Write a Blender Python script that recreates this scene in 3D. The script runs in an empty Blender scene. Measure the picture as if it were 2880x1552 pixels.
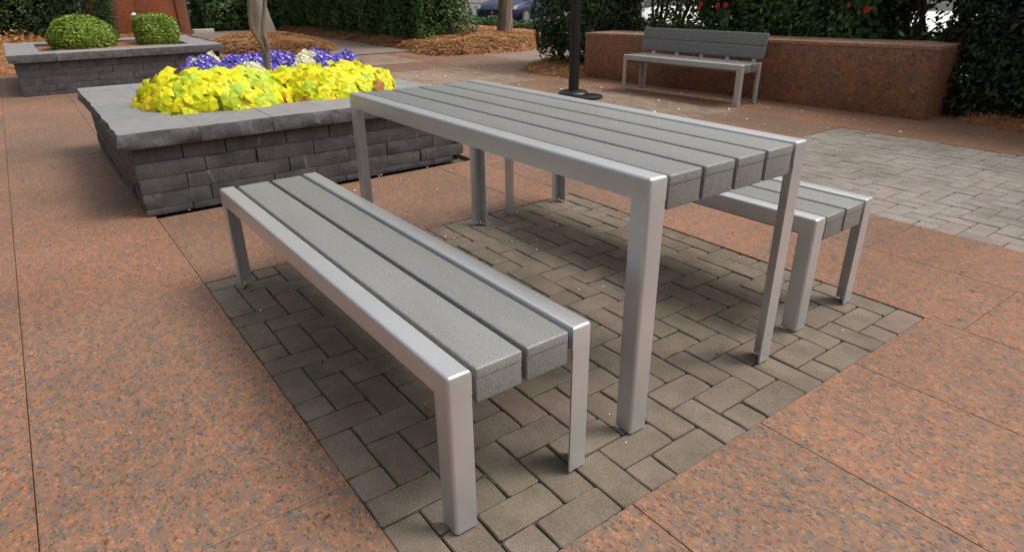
import bpy, bmesh, math, random
import numpy as np
from mathutils import Vector, Matrix, noise

random.seed(11)
RNG = np.random.default_rng(11)
S = bpy.context.scene
COL = S.collection

# ------------------------------------------------------------------ camera
cam = bpy.data.cameras.new('camera')
cam.sensor_width = 36.0
cam.lens = 1800.85 / 2880 * 36.0
cam.clip_start = 0.05
cam.clip_end = 600
co = bpy.data.objects.new('camera', cam)
COL.objects.link(co)
_r = Vector((0.59533886, 0.80339996, -0.01096113))
_u = Vector((-0.3257959, 0.25384806, 0.910724))
_f = Vector((-0.73445809, 0.53861829, -0.41287002))
co.matrix_world = Matrix(((_r.x, _u.x, -_f.x, 2.7484), (_r.y, _u.y, -_f.y, -1.1389), (_r.z, _u.z, -_f.z, 1.1709), (0, 0, 0, 1)))
S.camera = co

# ------------------------------------------------------------------ light
SUN_EL, SUN_AZ = math.radians(56), math.atan2(0.80, 0.60)      # azimuth measured from +X towards +Y
world = bpy.data.worlds.new('World')
S.world = world
world.use_nodes = True
wn = world.node_tree
wn.nodes.clear()
sky = wn.nodes.new('ShaderNodeTexSky')
sky.sky_type = 'NISHITA'
sky.sun_disc = False
sky.sun_elevation = SUN_EL
sky.sun_rotation = math.pi / 2 - SUN_AZ
sky.air_density = 2.4
sky.dust_density = 10.0
sky.ozone_density = 0.6
bg = wn.nodes.new('ShaderNodeBackground')
bg.inputs['Strength'].default_value = 0.13
out = wn.nodes.new('ShaderNodeOutputWorld')
hs = wn.nodes.new('ShaderNodeHueSaturation')
hs.inputs['Saturation'].default_value = 0.42
wn.links.new(sky.outputs[0], hs.inputs['Color'])
wn.links.new(hs.outputs[0], bg.inputs[0])
wn.links.new(bg.outputs[0], out.inputs[0])

sl = bpy.data.lights.new('sun', 'SUN')
sl.energy = 1.5
sl.angle = math.radians(20)
sl.color = (1.0, 0.97, 0.92)
so = bpy.data.objects.new('sun', sl)
COL.objects.link(so)
sd = Vector((math.cos(SUN_AZ) * math.cos(SUN_EL), math.sin(SUN_AZ) * math.cos(SUN_EL), math.sin(SUN_EL)))
so.rotation_euler = sd.to_track_quat('Z', 'Y').to_euler()
so.location = (10, 12, 20)

S.view_settings.view_transform = 'Standard'
S.view_settings.look = 'None'
S.view_settings.exposure = 0.18
S.view_settings.gamma = 1.0
S.view_settings.use_curve_mapping = False
S.render.engine = 'CYCLES'
S.cycles.use_denoising = True
S.cycles.max_bounces = 8
S.cycles.transparent_max_bounces = 8


# ------------------------------------------------------------------ materials
def new_mat(name):
    m = bpy.data.materials.new(name)
    m.use_nodes = True
    nt = m.node_tree
    b = nt.nodes['Principled BSDF']
    return m, nt, b


class N:
    """small node-graph helper"""
    def __init__(s, nt):
        s.nt = nt

    def node(s, t, **kw):
        n = s.nt.nodes.new(t)
        for k, v in kw.items():
            if k in n.inputs:
                n.inputs[k].default_value = v
            else:
                setattr(n, k, v)
        return n

    def link(s, a, b):
        s.nt.links.new(a, b)

    def noise(s, vec, scale, detail=4, rough=0.55, dist=0.0):
        n = s.node('ShaderNodeTexNoise')
        n.inputs['Scale'].default_value = scale
        n.inputs['Detail'].default_value = detail
        n.inputs['Roughness'].default_value = rough
        n.inputs['Distortion'].default_value = dist
        if vec is not None:
            s.link(vec, n.inputs['Vector'])
        return n.outputs['Fac']

    def ramp(s, fac, stops, interp='LINEAR'):
        n = s.node('ShaderNodeValToRGB')
        cr = n.color_ramp
        cr.interpolation = interp
        while len(cr.elements) > 1:
            cr.elements.remove(cr.elements[-1])
        cr.elements[0].position = stops[0][0]
        cr.elements[0].color = (*stops[0][1], 1) if len(stops[0][1]) == 3 else stops[0][1]
        for p, c in stops[1:]:
            e = cr.elements.new(p)
            e.color = (*c, 1)
        s.link(fac, n.inputs['Fac'])
        return n.outputs['Color']

    def mix(s, fac, a, b, mode='MIX'):
        n = s.node('ShaderNodeMix', data_type='RGBA', blend_type=mode)
        for sock, v in ((n.inputs[0], fac), (n.inputs[6], a), (n.inputs[7], b)):
            if hasattr(v, 'is_linked'):
                s.link(v, sock)
            elif isinstance(v, (int, float)):
                sock.default_value = v
            else:
                sock.default_value = (*v, 1)
        return n.outputs[2]

    def math(s, op, a, b=0.0, c=0.0):
        n = s.node('ShaderNodeMath', operation=op)
        for i, v in enumerate((a, b, c)):
            if hasattr(v, 'is_linked'):
                s.link(v, n.inputs[i])
            else:
                n.inputs[i].default_value = v
        return n.outputs[0]

    def mapping(s, vec, scale=(1, 1, 1), loc=(0, 0, 0), rot=(0, 0, 0)):
        n = s.node('ShaderNodeMapping')
        n.inputs['Scale'].default_value = scale
        n.inputs['Location'].default_value = loc
        n.inputs['Rotation'].default_value = rot
        s.link(vec, n.inputs['Vector'])
        return n.outputs[0]

    def bump(s, height, bsdf, strength=0.3, dist=0.01):
        n = s.node('ShaderNodeBump')
        n.inputs['Strength'].default_value = strength
        n.inputs['Distance'].default_value = dist
        s.link(height, n.inputs['Height'])
        s.link(n.outputs[0], bsdf.inputs['Normal'])


def pos(g):
    return g.node('ShaderNodeNewGeometry').outputs['Position']


def objrand(g):
    return g.node('ShaderNodeObjectInfo').outputs['Random']


def island(g):
    return g.node('ShaderNodeNewGeometry').outputs['Random Per Island']


def shifted(g, amount=37.0):
    """world position moved by a per-object random amount, so neighbouring stones do not share one grain"""
    p = pos(g)
    r = objrand(g)
    v = g.node('ShaderNodeCombineXYZ')
    g.link(g.math('MULTIPLY', r, amount), v.inputs[0])
    g.link(g.math('MULTIPLY', r, amount * 1.7), v.inputs[1])
    a = g.node('ShaderNodeVectorMath', operation='ADD')
    g.link(p, a.inputs[0])
    g.link(v.outputs[0], a.inputs[1])
    return a.outputs[0]


def mat_plain(name, color, rough=0.5, metal=0.0, spec=0.5):
    m, nt, b = new_mat(name)
    b.inputs['Base Color'].default_value = (*color, 1)
    b.inputs['Roughness'].default_value = rough
    b.inputs['Metallic'].default_value = metal
    b.inputs['Specular IOR Level'].default_value = spec
    return m


def mat_granite(name, warm=(1, 1, 1), dark=1.0, rough=0.62, scale=1.0):
    m, nt, b = new_mat(name)
    g = N(nt)
    v = g.mapping(shifted(g), (0.85, 1.15, 1.0))
    wob = g.node('ShaderNodeTexNoise')
    wob.inputs['Scale'].default_value = 40 * scale
    wob.inputs['Detail'].default_value = 3
    g.link(v, wob.inputs['Vector'])
    va = g.node('ShaderNodeVectorMath', operation='MULTIPLY_ADD')
    g.link(wob.outputs['Color'], va.inputs[0])
    va.inputs[1].default_value = (0.022 / scale,) * 3
    g.link(v, va.inputs[2])
    vo = g.node('ShaderNodeTexVoronoi', feature='F1')
    vo.inputs['Scale'].default_value = 42 * scale
    g.link(va.outputs[0], vo.inputs['Vector'])
    vf = g.node('ShaderNodeTexVoronoi', feature='F1')
    vf.inputs['Scale'].default_value = 85 * scale
    g.link(v, vf.inputs['Vector'])
    n1 = g.noise(v, 17 * scale, 7, 0.72, 0.15)
    n2 = g.noise(v, 95 * scale, 3, 0.7)
    n3 = g.noise(v, 1.9, 5, 0.62)
    sp = g.node('ShaderNodeSeparateColor')
    g.link(vo.outputs['Color'], sp.inputs[0])
    s = g.math('ADD', g.math('MULTIPLY', sp.outputs[0], 0.34), g.math('MULTIPLY', n1, 0.72))
    base = g.ramp(s, [(0.24, (0.150, 0.120, 0.106)), (0.32, (0.205, 0.157, 0.130)), (0.41, (0.238, 0.168, 0.132)),
                      (0.49, (0.265, 0.168, 0.122)), (0.58, (0.315, 0.168, 0.106)),
                      (0.66, (0.36, 0.183, 0.110)), (0.76, (0.345, 0.208, 0.150))])
    sf = g.node('ShaderNodeSeparateColor')
    g.link(vf.outputs['Color'], sf.inputs[0])
    speck = g.ramp(sf.outputs[0], [(0.0, (0.42, 0.42, 0.44)), (0.12, (0.66, 0.66, 0.68)), (0.20, (0.95, 0.95, 0.95)), (0.84, (1.04, 1.03, 1.02)), (0.93, (1.32, 1.28, 1.24)), (1.0, (1.55, 1.50, 1.46))])
    c = g.mix(0.8, base, speck, 'MULTIPLY')
    c = g.mix(0.7, c, g.ramp(n2, [(0.3, (0.72, 0.72, 0.74)), (0.7, (1.2, 1.2, 1.18))]), 'MULTIPLY')
    stain = g.ramp(g.noise(pos(g), 0.75, 5, 0.62), [(0.34, (0.70, 0.72, 0.72)), (0.52, (0.96, 0.96, 0.96)), (0.68, (1.12, 1.10, 1.08))])
    c = g.mix(0.9, c, stain, 'MULTIPLY')
    tint = g.ramp(objrand(g), [(0.0, (0.86, 0.90, 0.93)), (0.5, (1.0, 1.0, 1.0)), (1.0, (1.10, 1.0, 0.95))])
    c = g.mix(1.0, c, tint, 'MULTIPLY')
    c = g.mix(1.0, c, tuple(w * dark for w in warm), 'MULTIPLY')
    g.link(c, b.inputs['Base Color'])
    b.inputs['Roughness'].default_value = rough
    b.inputs['Specular IOR Level'].default_value = 0.3
    g.bump(n2, b, 0.12, 0.004)
    return m


def mat_brick(name='concrete_paver', k=1.0, tone=(1, 1, 1)):
    m, nt, b = new_mat(name)
    g = N(nt)
    v = shifted(g)
    n1 = g.noise(v, 9, 4, 0.6)
    n2 = g.noise(v, 210, 3, 0.7)
    n3 = g.noise(pos(g), 1.6, 3, 0.6)
    vo = g.node('ShaderNodeTexVoronoi')
    vo.inputs['Scale'].default_value = 120
    g.link(v, vo.inputs['Vector'])
    base = g.ramp(objrand(g), [(0.0, (0.165 * k, 0.135 * k, 0.114 * k)), (0.35, (0.192 * k, 0.160 * k, 0.136 * k)), (0.6, (0.180 * k, 0.152 * k, 0.122 * k)),
                               (0.85, (0.205 * k, 0.170 * k, 0.150 * k)), (1.0, (0.186 * k, 0.140 * k, 0.120 * k))])
    c = g.mix(0.65, base, g.ramp(n1, [(0.3, (0.70, 0.70, 0.66)), (0.7, (1.22, 1.20, 1.18))]), 'MULTIPLY')
    c = g.mix(0.75, c, g.ramp(n2, [(0.3, (0.62, 0.62, 0.62)), (0.7, (1.35, 1.34, 1.32))]), 'MULTIPLY')
    fleck = g.ramp(vo.outputs['Distance'], [(0.0, (1, 1, 1)), (0.17, (0, 0, 0))])
    pick = g.math('GREATER_THAN', vo.outputs['Color'], 0.62)
    c = g.mix(g.math('MULTIPLY', g.math('MULTIPLY', fleck, pick), 0.85), c, (0.52, 0.48, 0.42))
    c = g.mix(g.ramp(n3, [(0.5, (0, 0, 0)), (0.75, (0.25, 0.25, 0.25))]), c, (0.105, 0.115, 0.062))
    c = g.mix(0.8, c, g.ramp(g.noise(pos(g), 1.15, 6, 0.68, 0.4), [(0.34, (0.66, 0.64, 0.60)), (0.5, (1, 1, 1)), (0.66, (1.16, 1.14, 1.12))]), 'MULTIPLY')
    c = g.mix(1.0, c, tone, 'MULTIPLY')
    g.link(c, b.inputs['Base Color'])
    b.inputs['Roughness'].default_value = 0.85
    b.inputs['Specular IOR Level'].default_value = 0.2
    g.bump(n2, b, 0.35, 0.003)
    return m


def mat_joint():
    m, nt, b = new_mat('mossy_joint_sand')
    g = N(nt)
    p = pos(g)
    n = g.noise(p, 7, 5, 0.65)
    c = g.ramp(n, [(0.35, (0.060, 0.050, 0.038)), (0.52, (0.10, 0.084, 0.060)), (0.62, (0.085, 0.105, 0.028)), (0.75, (0.19, 0.17, 0.12))])
    g.link(c, b.inputs['Base Color'])
    b.inputs['Roughness'].default_value = 0.95
    return m


def mat_slate(name, lo, hi, streak=1.0, rough=0.6, bump=0.5):
    m, nt, b = new_mat(name)
    g = N(nt)
    v = shifted(g)
    n1 = g.noise(v, 8, 5, 0.6, 0.4)
    n2 = g.noise(g.mapping(v, (1, 1, 0.22)), 16, 5, 0.62, 0.7)
    n3 = g.noise(v, 90, 3, 0.6)
    c = g.ramp(n1, [(0.3, lo), (0.7, hi)])
    scuff = g.ramp(n2, [(0.64, (0, 0, 0)), (0.74, (streak, streak, streak))])
    c = g.mix(g.math('MULTIPLY', scuff, 0.5), c, (0.30, 0.30, 0.32))
    c = g.mix(0.5, c, g.ramp(n3, [(0.3, (0.8, 0.8, 0.8)), (0.7, (1.2, 1.2, 1.2))]), 'MULTIPLY')
    tint = g.ramp(objrand(g), [(0.0, (0.90, 0.90, 0.91)), (1.0, (1.08, 1.06, 1.06))])
    c = g.mix(1.0, c, tint, 'MULTIPLY')
    g.link(c, b.inputs['Base Color'])
    b.inputs['Roughness'].default_value = rough
    b.inputs['Specular IOR Level'].default_value = 0.35
    h = g.math('ADD', n1, g.math('MULTIPLY', n2, 0.7))
    g.bump(h, b, bump, 0.02)
    return m


def mat_metal(name, color, rough=0.42, metal=0.75):
    m, nt, b = new_mat(name)
    g = N(nt)
    n = g.noise(shifted(g), 420, 2, 0.6)
    n2 = g.noise(shifted(g), 5, 3, 0.6)
    c = g.mix(0.5, color, g.ramp(n2, [(0.3, (0.9, 0.9, 0.9)), (0.7, (1.06, 1.06, 1.06))]), 'MULTIPLY')
    g.link(c, b.inputs['Base Color'])
    b.inputs['Metallic'].default_value = metal
    b.inputs['Roughness'].default_value = rough
    g.bump(n, b, 0.06, 0.001)
    return m


def mat_plank():
    m, nt, b = new_mat('grey_composite_lumber')
    g = N(nt)
    v = shifted(g)
    n = g.noise(v, 260, 3, 0.75)
    n2 = g.noise(g.mapping(v, (0.35, 1.2, 1.2)), 7, 4, 0.6)
    c = g.ramp(n, [(0.3, (0.120, 0.124, 0.127)), (0.5, (0.185, 0.191, 0.196)), (0.7, (0.30, 0.308, 0.315))])
    c = g.mix(0.6, c, g.ramp(n2, [(0.3, (0.88, 0.88, 0.86)), (0.7, (1.06, 1.06, 1.06))]), 'MULTIPLY')
    c = g.mix(1.0, c, g.ramp(objrand(g), [(0.0, (0.90, 0.90, 0.90)), (1.0, (1.08, 1.07, 1.05))]), 'MULTIPLY')
    n3 = g.noise(g.mapping(v, (0.6, 14, 14)), 6, 5, 0.7)
    c = g.mix(0.5, c, g.ramp(n3, [(0.3, (0.9, 0.9, 0.9)), (0.6, (1, 1, 1)), (0.75, (1.12, 1.12, 1.12))]), 'MULTIPLY')
    g.link(c, b.inputs['Base Color'])
    b.inputs['Roughness'].default_value = 0.45
    b.inputs['Specular IOR Level'].default_value = 0.5
    g.bump(n, b, 0.15, 0.002)
    return m


def mat_leaf(name, stops, rough=0.4, spec=0.5, trans=0.15, per='island'):
    m, nt, b = new_mat(name)
    g = N(nt)
    fac = island(g) if per == 'island' else objrand(g)
    c = g.ramp(fac, stops)
    g.link(c, b.inputs['Base Color'])
    b.inputs['Roughness'].default_value = rough
    b.inputs['Specular IOR Level'].default_value = spec
    if trans:
        t = g.node('ShaderNodeBsdfTranslucent')
        g.link(c, t.inputs['Color'])
        mx = g.node('ShaderNodeMixShader')
        mx.inputs[0].default_value = trans
        g.link(b.outputs[0], mx.inputs[1])
        g.link(t.outputs[0], mx.inputs[2])
        o = nt.nodes['Material Output']
        g.link(mx.outputs[0], o.inputs['Surface'])
    return m


def mat_yellow_leaf():
    m, nt, b = new_mat('golden_lobed_leaf')
    g = N(nt)
    tc = g.node('ShaderNodeTexCoord').outputs['Object']
    r = objrand(g)
    c = g.ramp(r, [(0.0, (0.36, 0.52, 0.030)), (0.10, (0.52, 0.64, 0.030)), (0.28, (0.66, 0.73, 0.018)), (0.55, (0.84, 0.80, 0.014)), (0.85, (0.90, 0.78, 0.014)), (1.0, (0.88, 0.64, 0.02))])
    sep = g.node('ShaderNodeSeparateXYZ')
    g.link(tc, sep.inputs[0])
    # veins fan out from the petiole
    ang = g.math('ARCTAN2', sep.outputs[0], sep.outputs[1])
    w = g.math('ABSOLUTE', g.math('SINE', g.math('MULTIPLY', ang, 3.5)))
    vein = g.ramp(w, [(0.0, (1, 1, 1)), (0.16, (0, 0, 0))])
    c = g.mix(g.math('MULTIPLY', vein, 0.12), c, (0.62, 0.70, 0.06))
    n = g.noise(tc, 30, 3, 0.6)
    c = g.mix(0.6, c, g.ramp(n, [(0.3, (0.84, 0.88, 0.8)), (0.7, (1.06, 1.05, 1.0))]), 'MULTIPLY')
    g.link(c, b.inputs['Base Color'])
    b.inputs['Roughness'].default_value = 0.45
    b.inputs['Specular IOR Level'].default_value = 0.35
    t = g.node('ShaderNodeBsdfTranslucent')
    g.link(c, t.inputs['Color'])
    mx = g.node('ShaderNodeMixShader')
    mx.inputs[0].default_value = 0.28
    g.link(b.outputs[0], mx.inputs[1])
    g.link(t.outputs[0], mx.inputs[2])
    g.link(mx.outputs[0], nt.nodes['Material Output'].inputs['Surface'])
    g.bump(vein, b, 0.10, 0.003)
    return m


def mat_bark(name, lo, hi, zs=0.15, scale=22, bump=0.8):
    m, nt, b = new_mat(name)
    g = N(nt)
    v = g.mapping(pos(g), (1, 1, zs))
    n = g.noise(v, scale, 6, 0.65, 0.5)
    n2 = g.noise(pos(g), 5, 4, 0.6)
    c = g.ramp(n, [(0.35, lo), (0.65, hi)])
    c = g.mix(0.6, c, g.ramp(n2, [(0.3, (0.75, 0.75, 0.75)), (0.7, (1.15, 1.12, 1.1))]), 'MULTIPLY')
    g.link(c, b.inputs['Base Color'])
    b.inputs['Roughness'].default_value = 0.85
    g.bump(n, b, bump, 0.03)
    return m


def mat_ground(name, stops, scale, rough=0.9, bump=0.4):
    m, nt, b = new_mat(name)
    g = N(nt)
    p = pos(g)
    n = g.noise(p, scale, 6, 0.68, 0.4)
    n2 = g.noise(p, scale * 0.08, 4, 0.6)
    c = g.ramp(n, stops)
    c = g.mix(0.6, c, g.ramp(n2, [(0.3, (0.78, 0.78, 0.78)), (0.7, (1.15, 1.15, 1.15))]), 'MULTIPLY')
    g.link(c, b.inputs['Base Color'])
    b.inputs['Roughness'].default_value = rough
    g.bump(n, b, bump, 0.02)
    return m


M = {}
M['granite'] = mat_granite('pink_granite_paving', (0.77, 0.765, 0.755), rough=0.55, scale=1.45)
M['granite_wall'] = mat_granite('brown_granite_wall', (1.0, 0.78, 0.66), dark=0.92, scale=0.75, rough=0.45)
M['granite_red'] = mat_granite('red_granite_wall', (1.15, 0.68, 0.55), dark=1.0, rough=0.45, scale=0.8)
M['granite_top'] = mat_granite('pale_granite_top', (1.0, 1.0, 1.0), dark=1.35, rough=0.6)  # lighter, less red granite for the wall caps
M['brick'] = mat_brick('concrete_paver', 0.93)
M['brick_pale'] = mat_brick('weathered_grey_paver', 1.0, (1.18, 1.28, 1.46))
M['brick_warm'] = mat_brick('weathered_tan_paver', 1.0, (1.28, 1.16, 1.06))
M['joint'] = mat_joint()
M['joint_pale'] = mat_plain('pale_joint_sand', (0.195, 0.183, 0.172), 0.95)
M['slate'] = mat_slate('split_slate', (0.042, 0.041, 0.046), (0.084, 0.082, 0.091), 1.0)
M['coping'] = mat_slate('rock_faced_slate', (0.058, 0.058, 0.065), (0.125, 0.123, 0.134), 1.0, 0.6, 0.7)
M['coping_top'] = mat_slate('sawn_skylit_slate', (0.196, 0.194, 0.208), (0.246, 0.243, 0.258), 0.25, 0.62, 0.06)  # sawn slab tops; skylight is painted in as a paler grey
M['slate_core'] = mat_plain('planter_mortar', (0.02, 0.02, 0.022), 0.9)
M['silver'] = mat_metal('silver_powder_coat', (0.55, 0.56, 0.585), 0.34, 0.62)
M['grey_metal'] = mat_metal('grey_powder_coat', (0.48, 0.475, 0.48), 0.42, 0.5)
M['plank'] = mat_plank()
M['black'] = mat_plain('black_paint', (0.012, 0.012, 0.014), 0.38, 0.0, 0.5)
M['hedge'] = mat_leaf('dark_hedge_leaf', [(0, (0.022, 0.048, 0.020)), (0.6, (0.038, 0.078, 0.028)), (0.92, (0.066, 0.118, 0.038)), (1, (0.11, 0.16, 0.06))], 0.5, 0.28, 0.08)
M['hedge_bright'] = mat_leaf('green_hedge_leaf', [(0, (0.028, 0.070, 0.020)), (0.55, (0.050, 0.118, 0.030)), (0.9, (0.09, 0.175, 0.045)), (1, (0.17, 0.24, 0.09))], 0.48, 0.32, 0.12)
M['hedge_deep'] = mat_leaf('deep_green_hedge_leaf', [(0, (0.010, 0.018, 0.010)), (0.7, (0.018, 0.032, 0.015)), (1, (0.040, 0.050, 0.025))], 0.5, 0.35, 0.05)
M['shrub'] = mat_leaf('clipped_shrub_leaf', [(0, (0.085, 0.150, 0.014)), (0.5, (0.16, 0.26, 0.022)), (0.85, (0.25, 0.36, 0.035)), (1, (0.36, 0.44, 0.07))], 0.45, 0.4, 0.2)
M['pansy_leaf'] = mat_leaf('pansy_leaf', [(0, (0.018, 0.050, 0.014)), (1, (0.050, 0.115, 0.028))], 0.45, 0.4, 0.1)
M['violet'] = mat_leaf('violet_petal', [(0, (0.14, 0.105, 0.52)), (0.5, (0.21, 0.17, 0.68)), (0.85, (0.32, 0.28, 0.78)), (1, (0.30, 0.15, 0.60))], 0.55, 0.2, 0.25)
M['white_petal'] = mat_leaf('cream_petal', [(0, (0.72, 0.72, 0.52)), (1, (0.84, 0.84, 0.72))], 0.55, 0.2, 0.25)
M['eye'] = mat_plain('yellow_flower_eye', (0.72, 0.55, 0.02), 0.6)
M['lilac_eye'] = mat_plain('pale_lilac_flower_eye', (0.62, 0.58, 0.75), 0.6)
M['yellow_leaf'] = mat_yellow_leaf()
M['dead_leaf'] = mat_leaf('withered_leaf', [(0, (0.20, 0.06, 0.025)), (1, (0.38, 0.17, 0.05))], 0.7, 0.2, 0.1, 'object')
M['crape'] = mat_bark('smooth_tan_bark', (0.125, 0.098, 0.075), (0.215, 0.180, 0.145), 0.3, 14, 0.2)
M['pale_bark'] = mat_bark('smooth_pale_bark', (0.26, 0.225, 0.205), (0.36, 0.32, 0.295), 0.3, 8, 0.2)
M['rough_bark'] = mat_bark('rough_brown_bark', (0.085, 0.062, 0.046), (0.27, 0.215, 0.17), 0.13, 26, 1.0)
M['stem'] = mat_bark('dark_stem_bark', (0.030, 0.022, 0.016), (0.075, 0.058, 0.042), 0.2, 20, 0.4)
M['dead_litter'] = mat_leaf('leaf_bits', [(0, (0.07, 0.035, 0.02)), (1, (0.20, 0.09, 0.04))], 0.8, 0.2, 0)
M['lower_leaf'] = mat_leaf('chartreuse_leaf', [(0, (0.16, 0.30, 0.025)), (1, (0.48, 0.56, 0.03))], 0.5, 0.3, 0.2)
M['petiole'] = mat_plain('leaf_stalk', (0.25, 0.27, 0.05), 0.6)
M['soil'] = mat_ground('planter_soil', [(0.35, (0.050, 0.022, 0.014)), (0.65, (0.145, 0.062, 0.036))], 60)
M['straw'] = mat_ground('pine_straw', [(0.32, (0.105, 0.040, 0.016)), (0.5, (0.25, 0.105, 0.040)), (0.68, (0.38, 0.185, 0.075))], 45, 0.9, 0.8)
M['needle'] = mat_leaf('pine_needle', [(0, (0.16, 0.058, 0.020)), (0.5, (0.36, 0.165, 0.060)), (1, (0.62, 0.38, 0.17))], 0.7, 0.2, 0.0)
M['asphalt'] = mat_ground('asphalt', [(0.35, (0.10, 0.098, 0.098)), (0.65, (0.155, 0.15, 0.15))], 40, 0.9, 0.2)
M['concrete'] = mat_ground('pale_concrete', [(0.35, (0.40, 0.38, 0.33)), (0.65, (0.50, 0.475, 0.42))], 30, 0.85, 0.1)
M['path'] = mat_ground('grey_walkway', [(0.35, (0.165, 0.122, 0.105)), (0.65, (0.235, 0.175, 0.15))], 24, 0.85, 0.1)
M['blue_paint'] = mat_plain('dark_blue_car_paint', (0.018, 0.032, 0.085), 0.3, 0.2, 0.4)
M['white_paint'] = mat_plain('white_car_paint', (0.78, 0.79, 0.80), 0.2, 0.0, 0.6)
M['glass'] = mat_plain('tinted_car_glass', (0.015, 0.018, 0.020), 0.05, 0.0, 0.8)
M['tyre'] = mat_plain('tyre_rubber', (0.012, 0.012, 0.012), 0.85)
M['rim'] = mat_plain('alloy_rim', (0.45, 0.45, 0.46), 0.35, 0.9)
M['lamp_lens'] = mat_plain('headlight_lens', (0.72, 0.72, 0.70), 0.12, 0.2, 0.8)
M['amber'] = mat_plain('amber_lens', (0.55, 0.16, 0.03), 0.25)
M['chrome'] = mat_plain('chrome', (0.75, 0.75, 0.77), 0.12, 1.0)
M['camellia'] = mat_plain('red_petal', (0.55, 0.015, 0.03), 0.55)
M['petal'] = mat_plain('fallen_petal', (0.80, 0.76, 0.74), 0.7)
M['moss'] = mat_plain('moss', (0.050, 0.066, 0.018), 0.95)


# ------------------------------------------------------------------ object helpers
def link(o, parent=None):
    COL.objects.link(o)
    if parent is not None:
        o.parent = parent
    return o


def tag(o, label=None, cat=None, group=None, kind=None):
    if label:
        o['label'] = label
    if cat:
        o['category'] = cat
    if group:
        o['group'] = group
    if kind:
        o['kind'] = kind
    return o


def empty(name, loc=(0, 0, 0), rotz=0.0):
    o = bpy.data.objects.new(name, None)
    o.location = loc
    o.rotation_euler = (0, 0, rotz)
    return link(o)


def obj_from_mesh(name, me, parent=None):
    return link(bpy.data.objects.new(name, me), parent)


def mesh_py(name, verts, faces, mats, smooth=None, fm=None):
    me = bpy.data.meshes.new(name)
    me.from_pydata([tuple(v) for v in verts], [], faces)
    for m in (mats if isinstance(mats, (list, tuple)) else [mats]):
        me.materials.append(m)
    if fm:
        me.polygons.foreach_set('material_index', fm)
    me.update()
    if smooth:
        me.polygons.foreach_set('use_smooth', [True] * len(me.polygons))
        if smooth is not True:
            me.set_sharp_from_angle(angle=math.radians(smooth))
    return me


def mesh_np(name, V, F, mat, smooth=False, fm=None):
    """numpy mesh: V (n,3), F (m,k) all faces with k corners"""
    me = bpy.data.meshes.new(name)
    n, (m, k) = len(V), F.shape
    me.vertices.add(n)
    me.vertices.foreach_set('co', np.ascontiguousarray(V, dtype=np.float32).ravel())
    me.loops.add(m * k)
    me.loops.foreach_set('vertex_index', np.ascontiguousarray(F, dtype=np.int32).ravel())
    me.polygons.add(m)
    me.polygons.foreach_set('loop_start', np.arange(0, m * k, k, dtype=np.int32))
    me.polygons.foreach_set('loop_total', np.full(m, k, dtype=np.int32))
    for mm in (mat if isinstance(mat, (list, tuple)) else [mat]):
        me.materials.append(mm)
    if fm is not None:
        me.polygons.foreach_set('material_index', fm)
    me.update(calc_edges=True)
    me.validate()
    if smooth:
        me.polygons.foreach_set('use_smooth', [True] * len(me.polygons))
    return me


def bm_mesh(name, bm, mats, smooth=None):
    me = bpy.data.meshes.new(name)
    bmesh.ops.recalc_face_normals(bm, faces=bm.faces)
    bm.to_mesh(me)
    bm.free()
    for m in (mats if isinstance(mats, (list, tuple)) else [mats]):
        me.materials.append(m)
    if smooth:
        me.polygons.foreach_set('use_smooth', [True] * len(me.polygons))
        me.set_sharp_from_angle(angle=math.radians(smooth))
    return me


def slab_mesh(name, w, h, t, c, mat):
    """flat stone with a small chamfer on its upper edge, origin at the centre of its top"""
    a, b = w / 2, h / 2
    rings = [(a, b, -t), (a, b, -c), (a - c, b - c, 0)]
    V = []
    for x, y, z in rings:
        V += [(-x, -y, z), (x, -y, z), (x, y, z), (-x, y, z)]
    F = []
    for k in range(2):
        for i in range(4):
            j = (i + 1) % 4
            F.append((4 * k + i, 4 * k + j, 4 * k + 4 + j, 4 * k + 4 + i))
    F.append((8, 9, 10, 11))
    return mesh_py(name, V, F, mat)


def bevel_box(name, x0, x1, y0, y1, z0, z1, r, mats, pick=None, seg=3, smooth=50):
    """box with rounded edges; pick(mid) chooses which edges"""
    bm = bmesh.new()
    vs = [bm.verts.new((x, y, z)) for z in (z0, z1) for y in (y0, y1) for x in (x0, x1)]
    for f in ((0, 2, 3, 1), (4, 5, 7, 6), (0, 1, 5, 4), (2, 6, 7, 3), (0, 4, 6, 2), (1, 3, 7, 5)):
        bm.faces.new([vs[i] for i in f])
    es = [e for e in bm.edges if pick is None or pick((e.verts[0].co + e.verts[1].co) / 2)]
    if r > 0 and es:
        bmesh.ops.bevel(bm, geom=es, offset=r, segments=seg, profile=0.5, affect='EDGES')
    return bm_mesh(name, bm, mats, smooth)


def tube(path, radii, seg=8, cap=True):
    """verts, faces of a tube through path"""
    V, F = [], []
    n = len(path)
    P = [Vector(p) for p in path]
    ref = Vector((0.13, 0.97, 0.2)).normalized()
    for i in range(n):
        t = (P[min(i + 1, n - 1)] - P[max(i - 1, 0)]).normalized()
        a = t.cross(ref)
        if a.length < 1e-3:
            a = t.cross(Vector((1, 0, 0)))
        a.normalize()
        b = t.cross(a)
        for k in range(seg):
            w = 2 * math.pi * k / seg
            V.append(P[i] + (a * math.cos(w) + b * math.sin(w)) * radii[i])
    for i in range(n - 1):
        for k in range(seg):
            j = (k + 1) % seg
            F.append((i * seg + k, i * seg + j, (i + 1) * seg + j, (i + 1) * seg + k))
    if cap:
        F.append(tuple(range(seg - 1, -1, -1)))
        F.append(tuple(range((n - 1) * seg, n * seg)))
    return V, F


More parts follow.
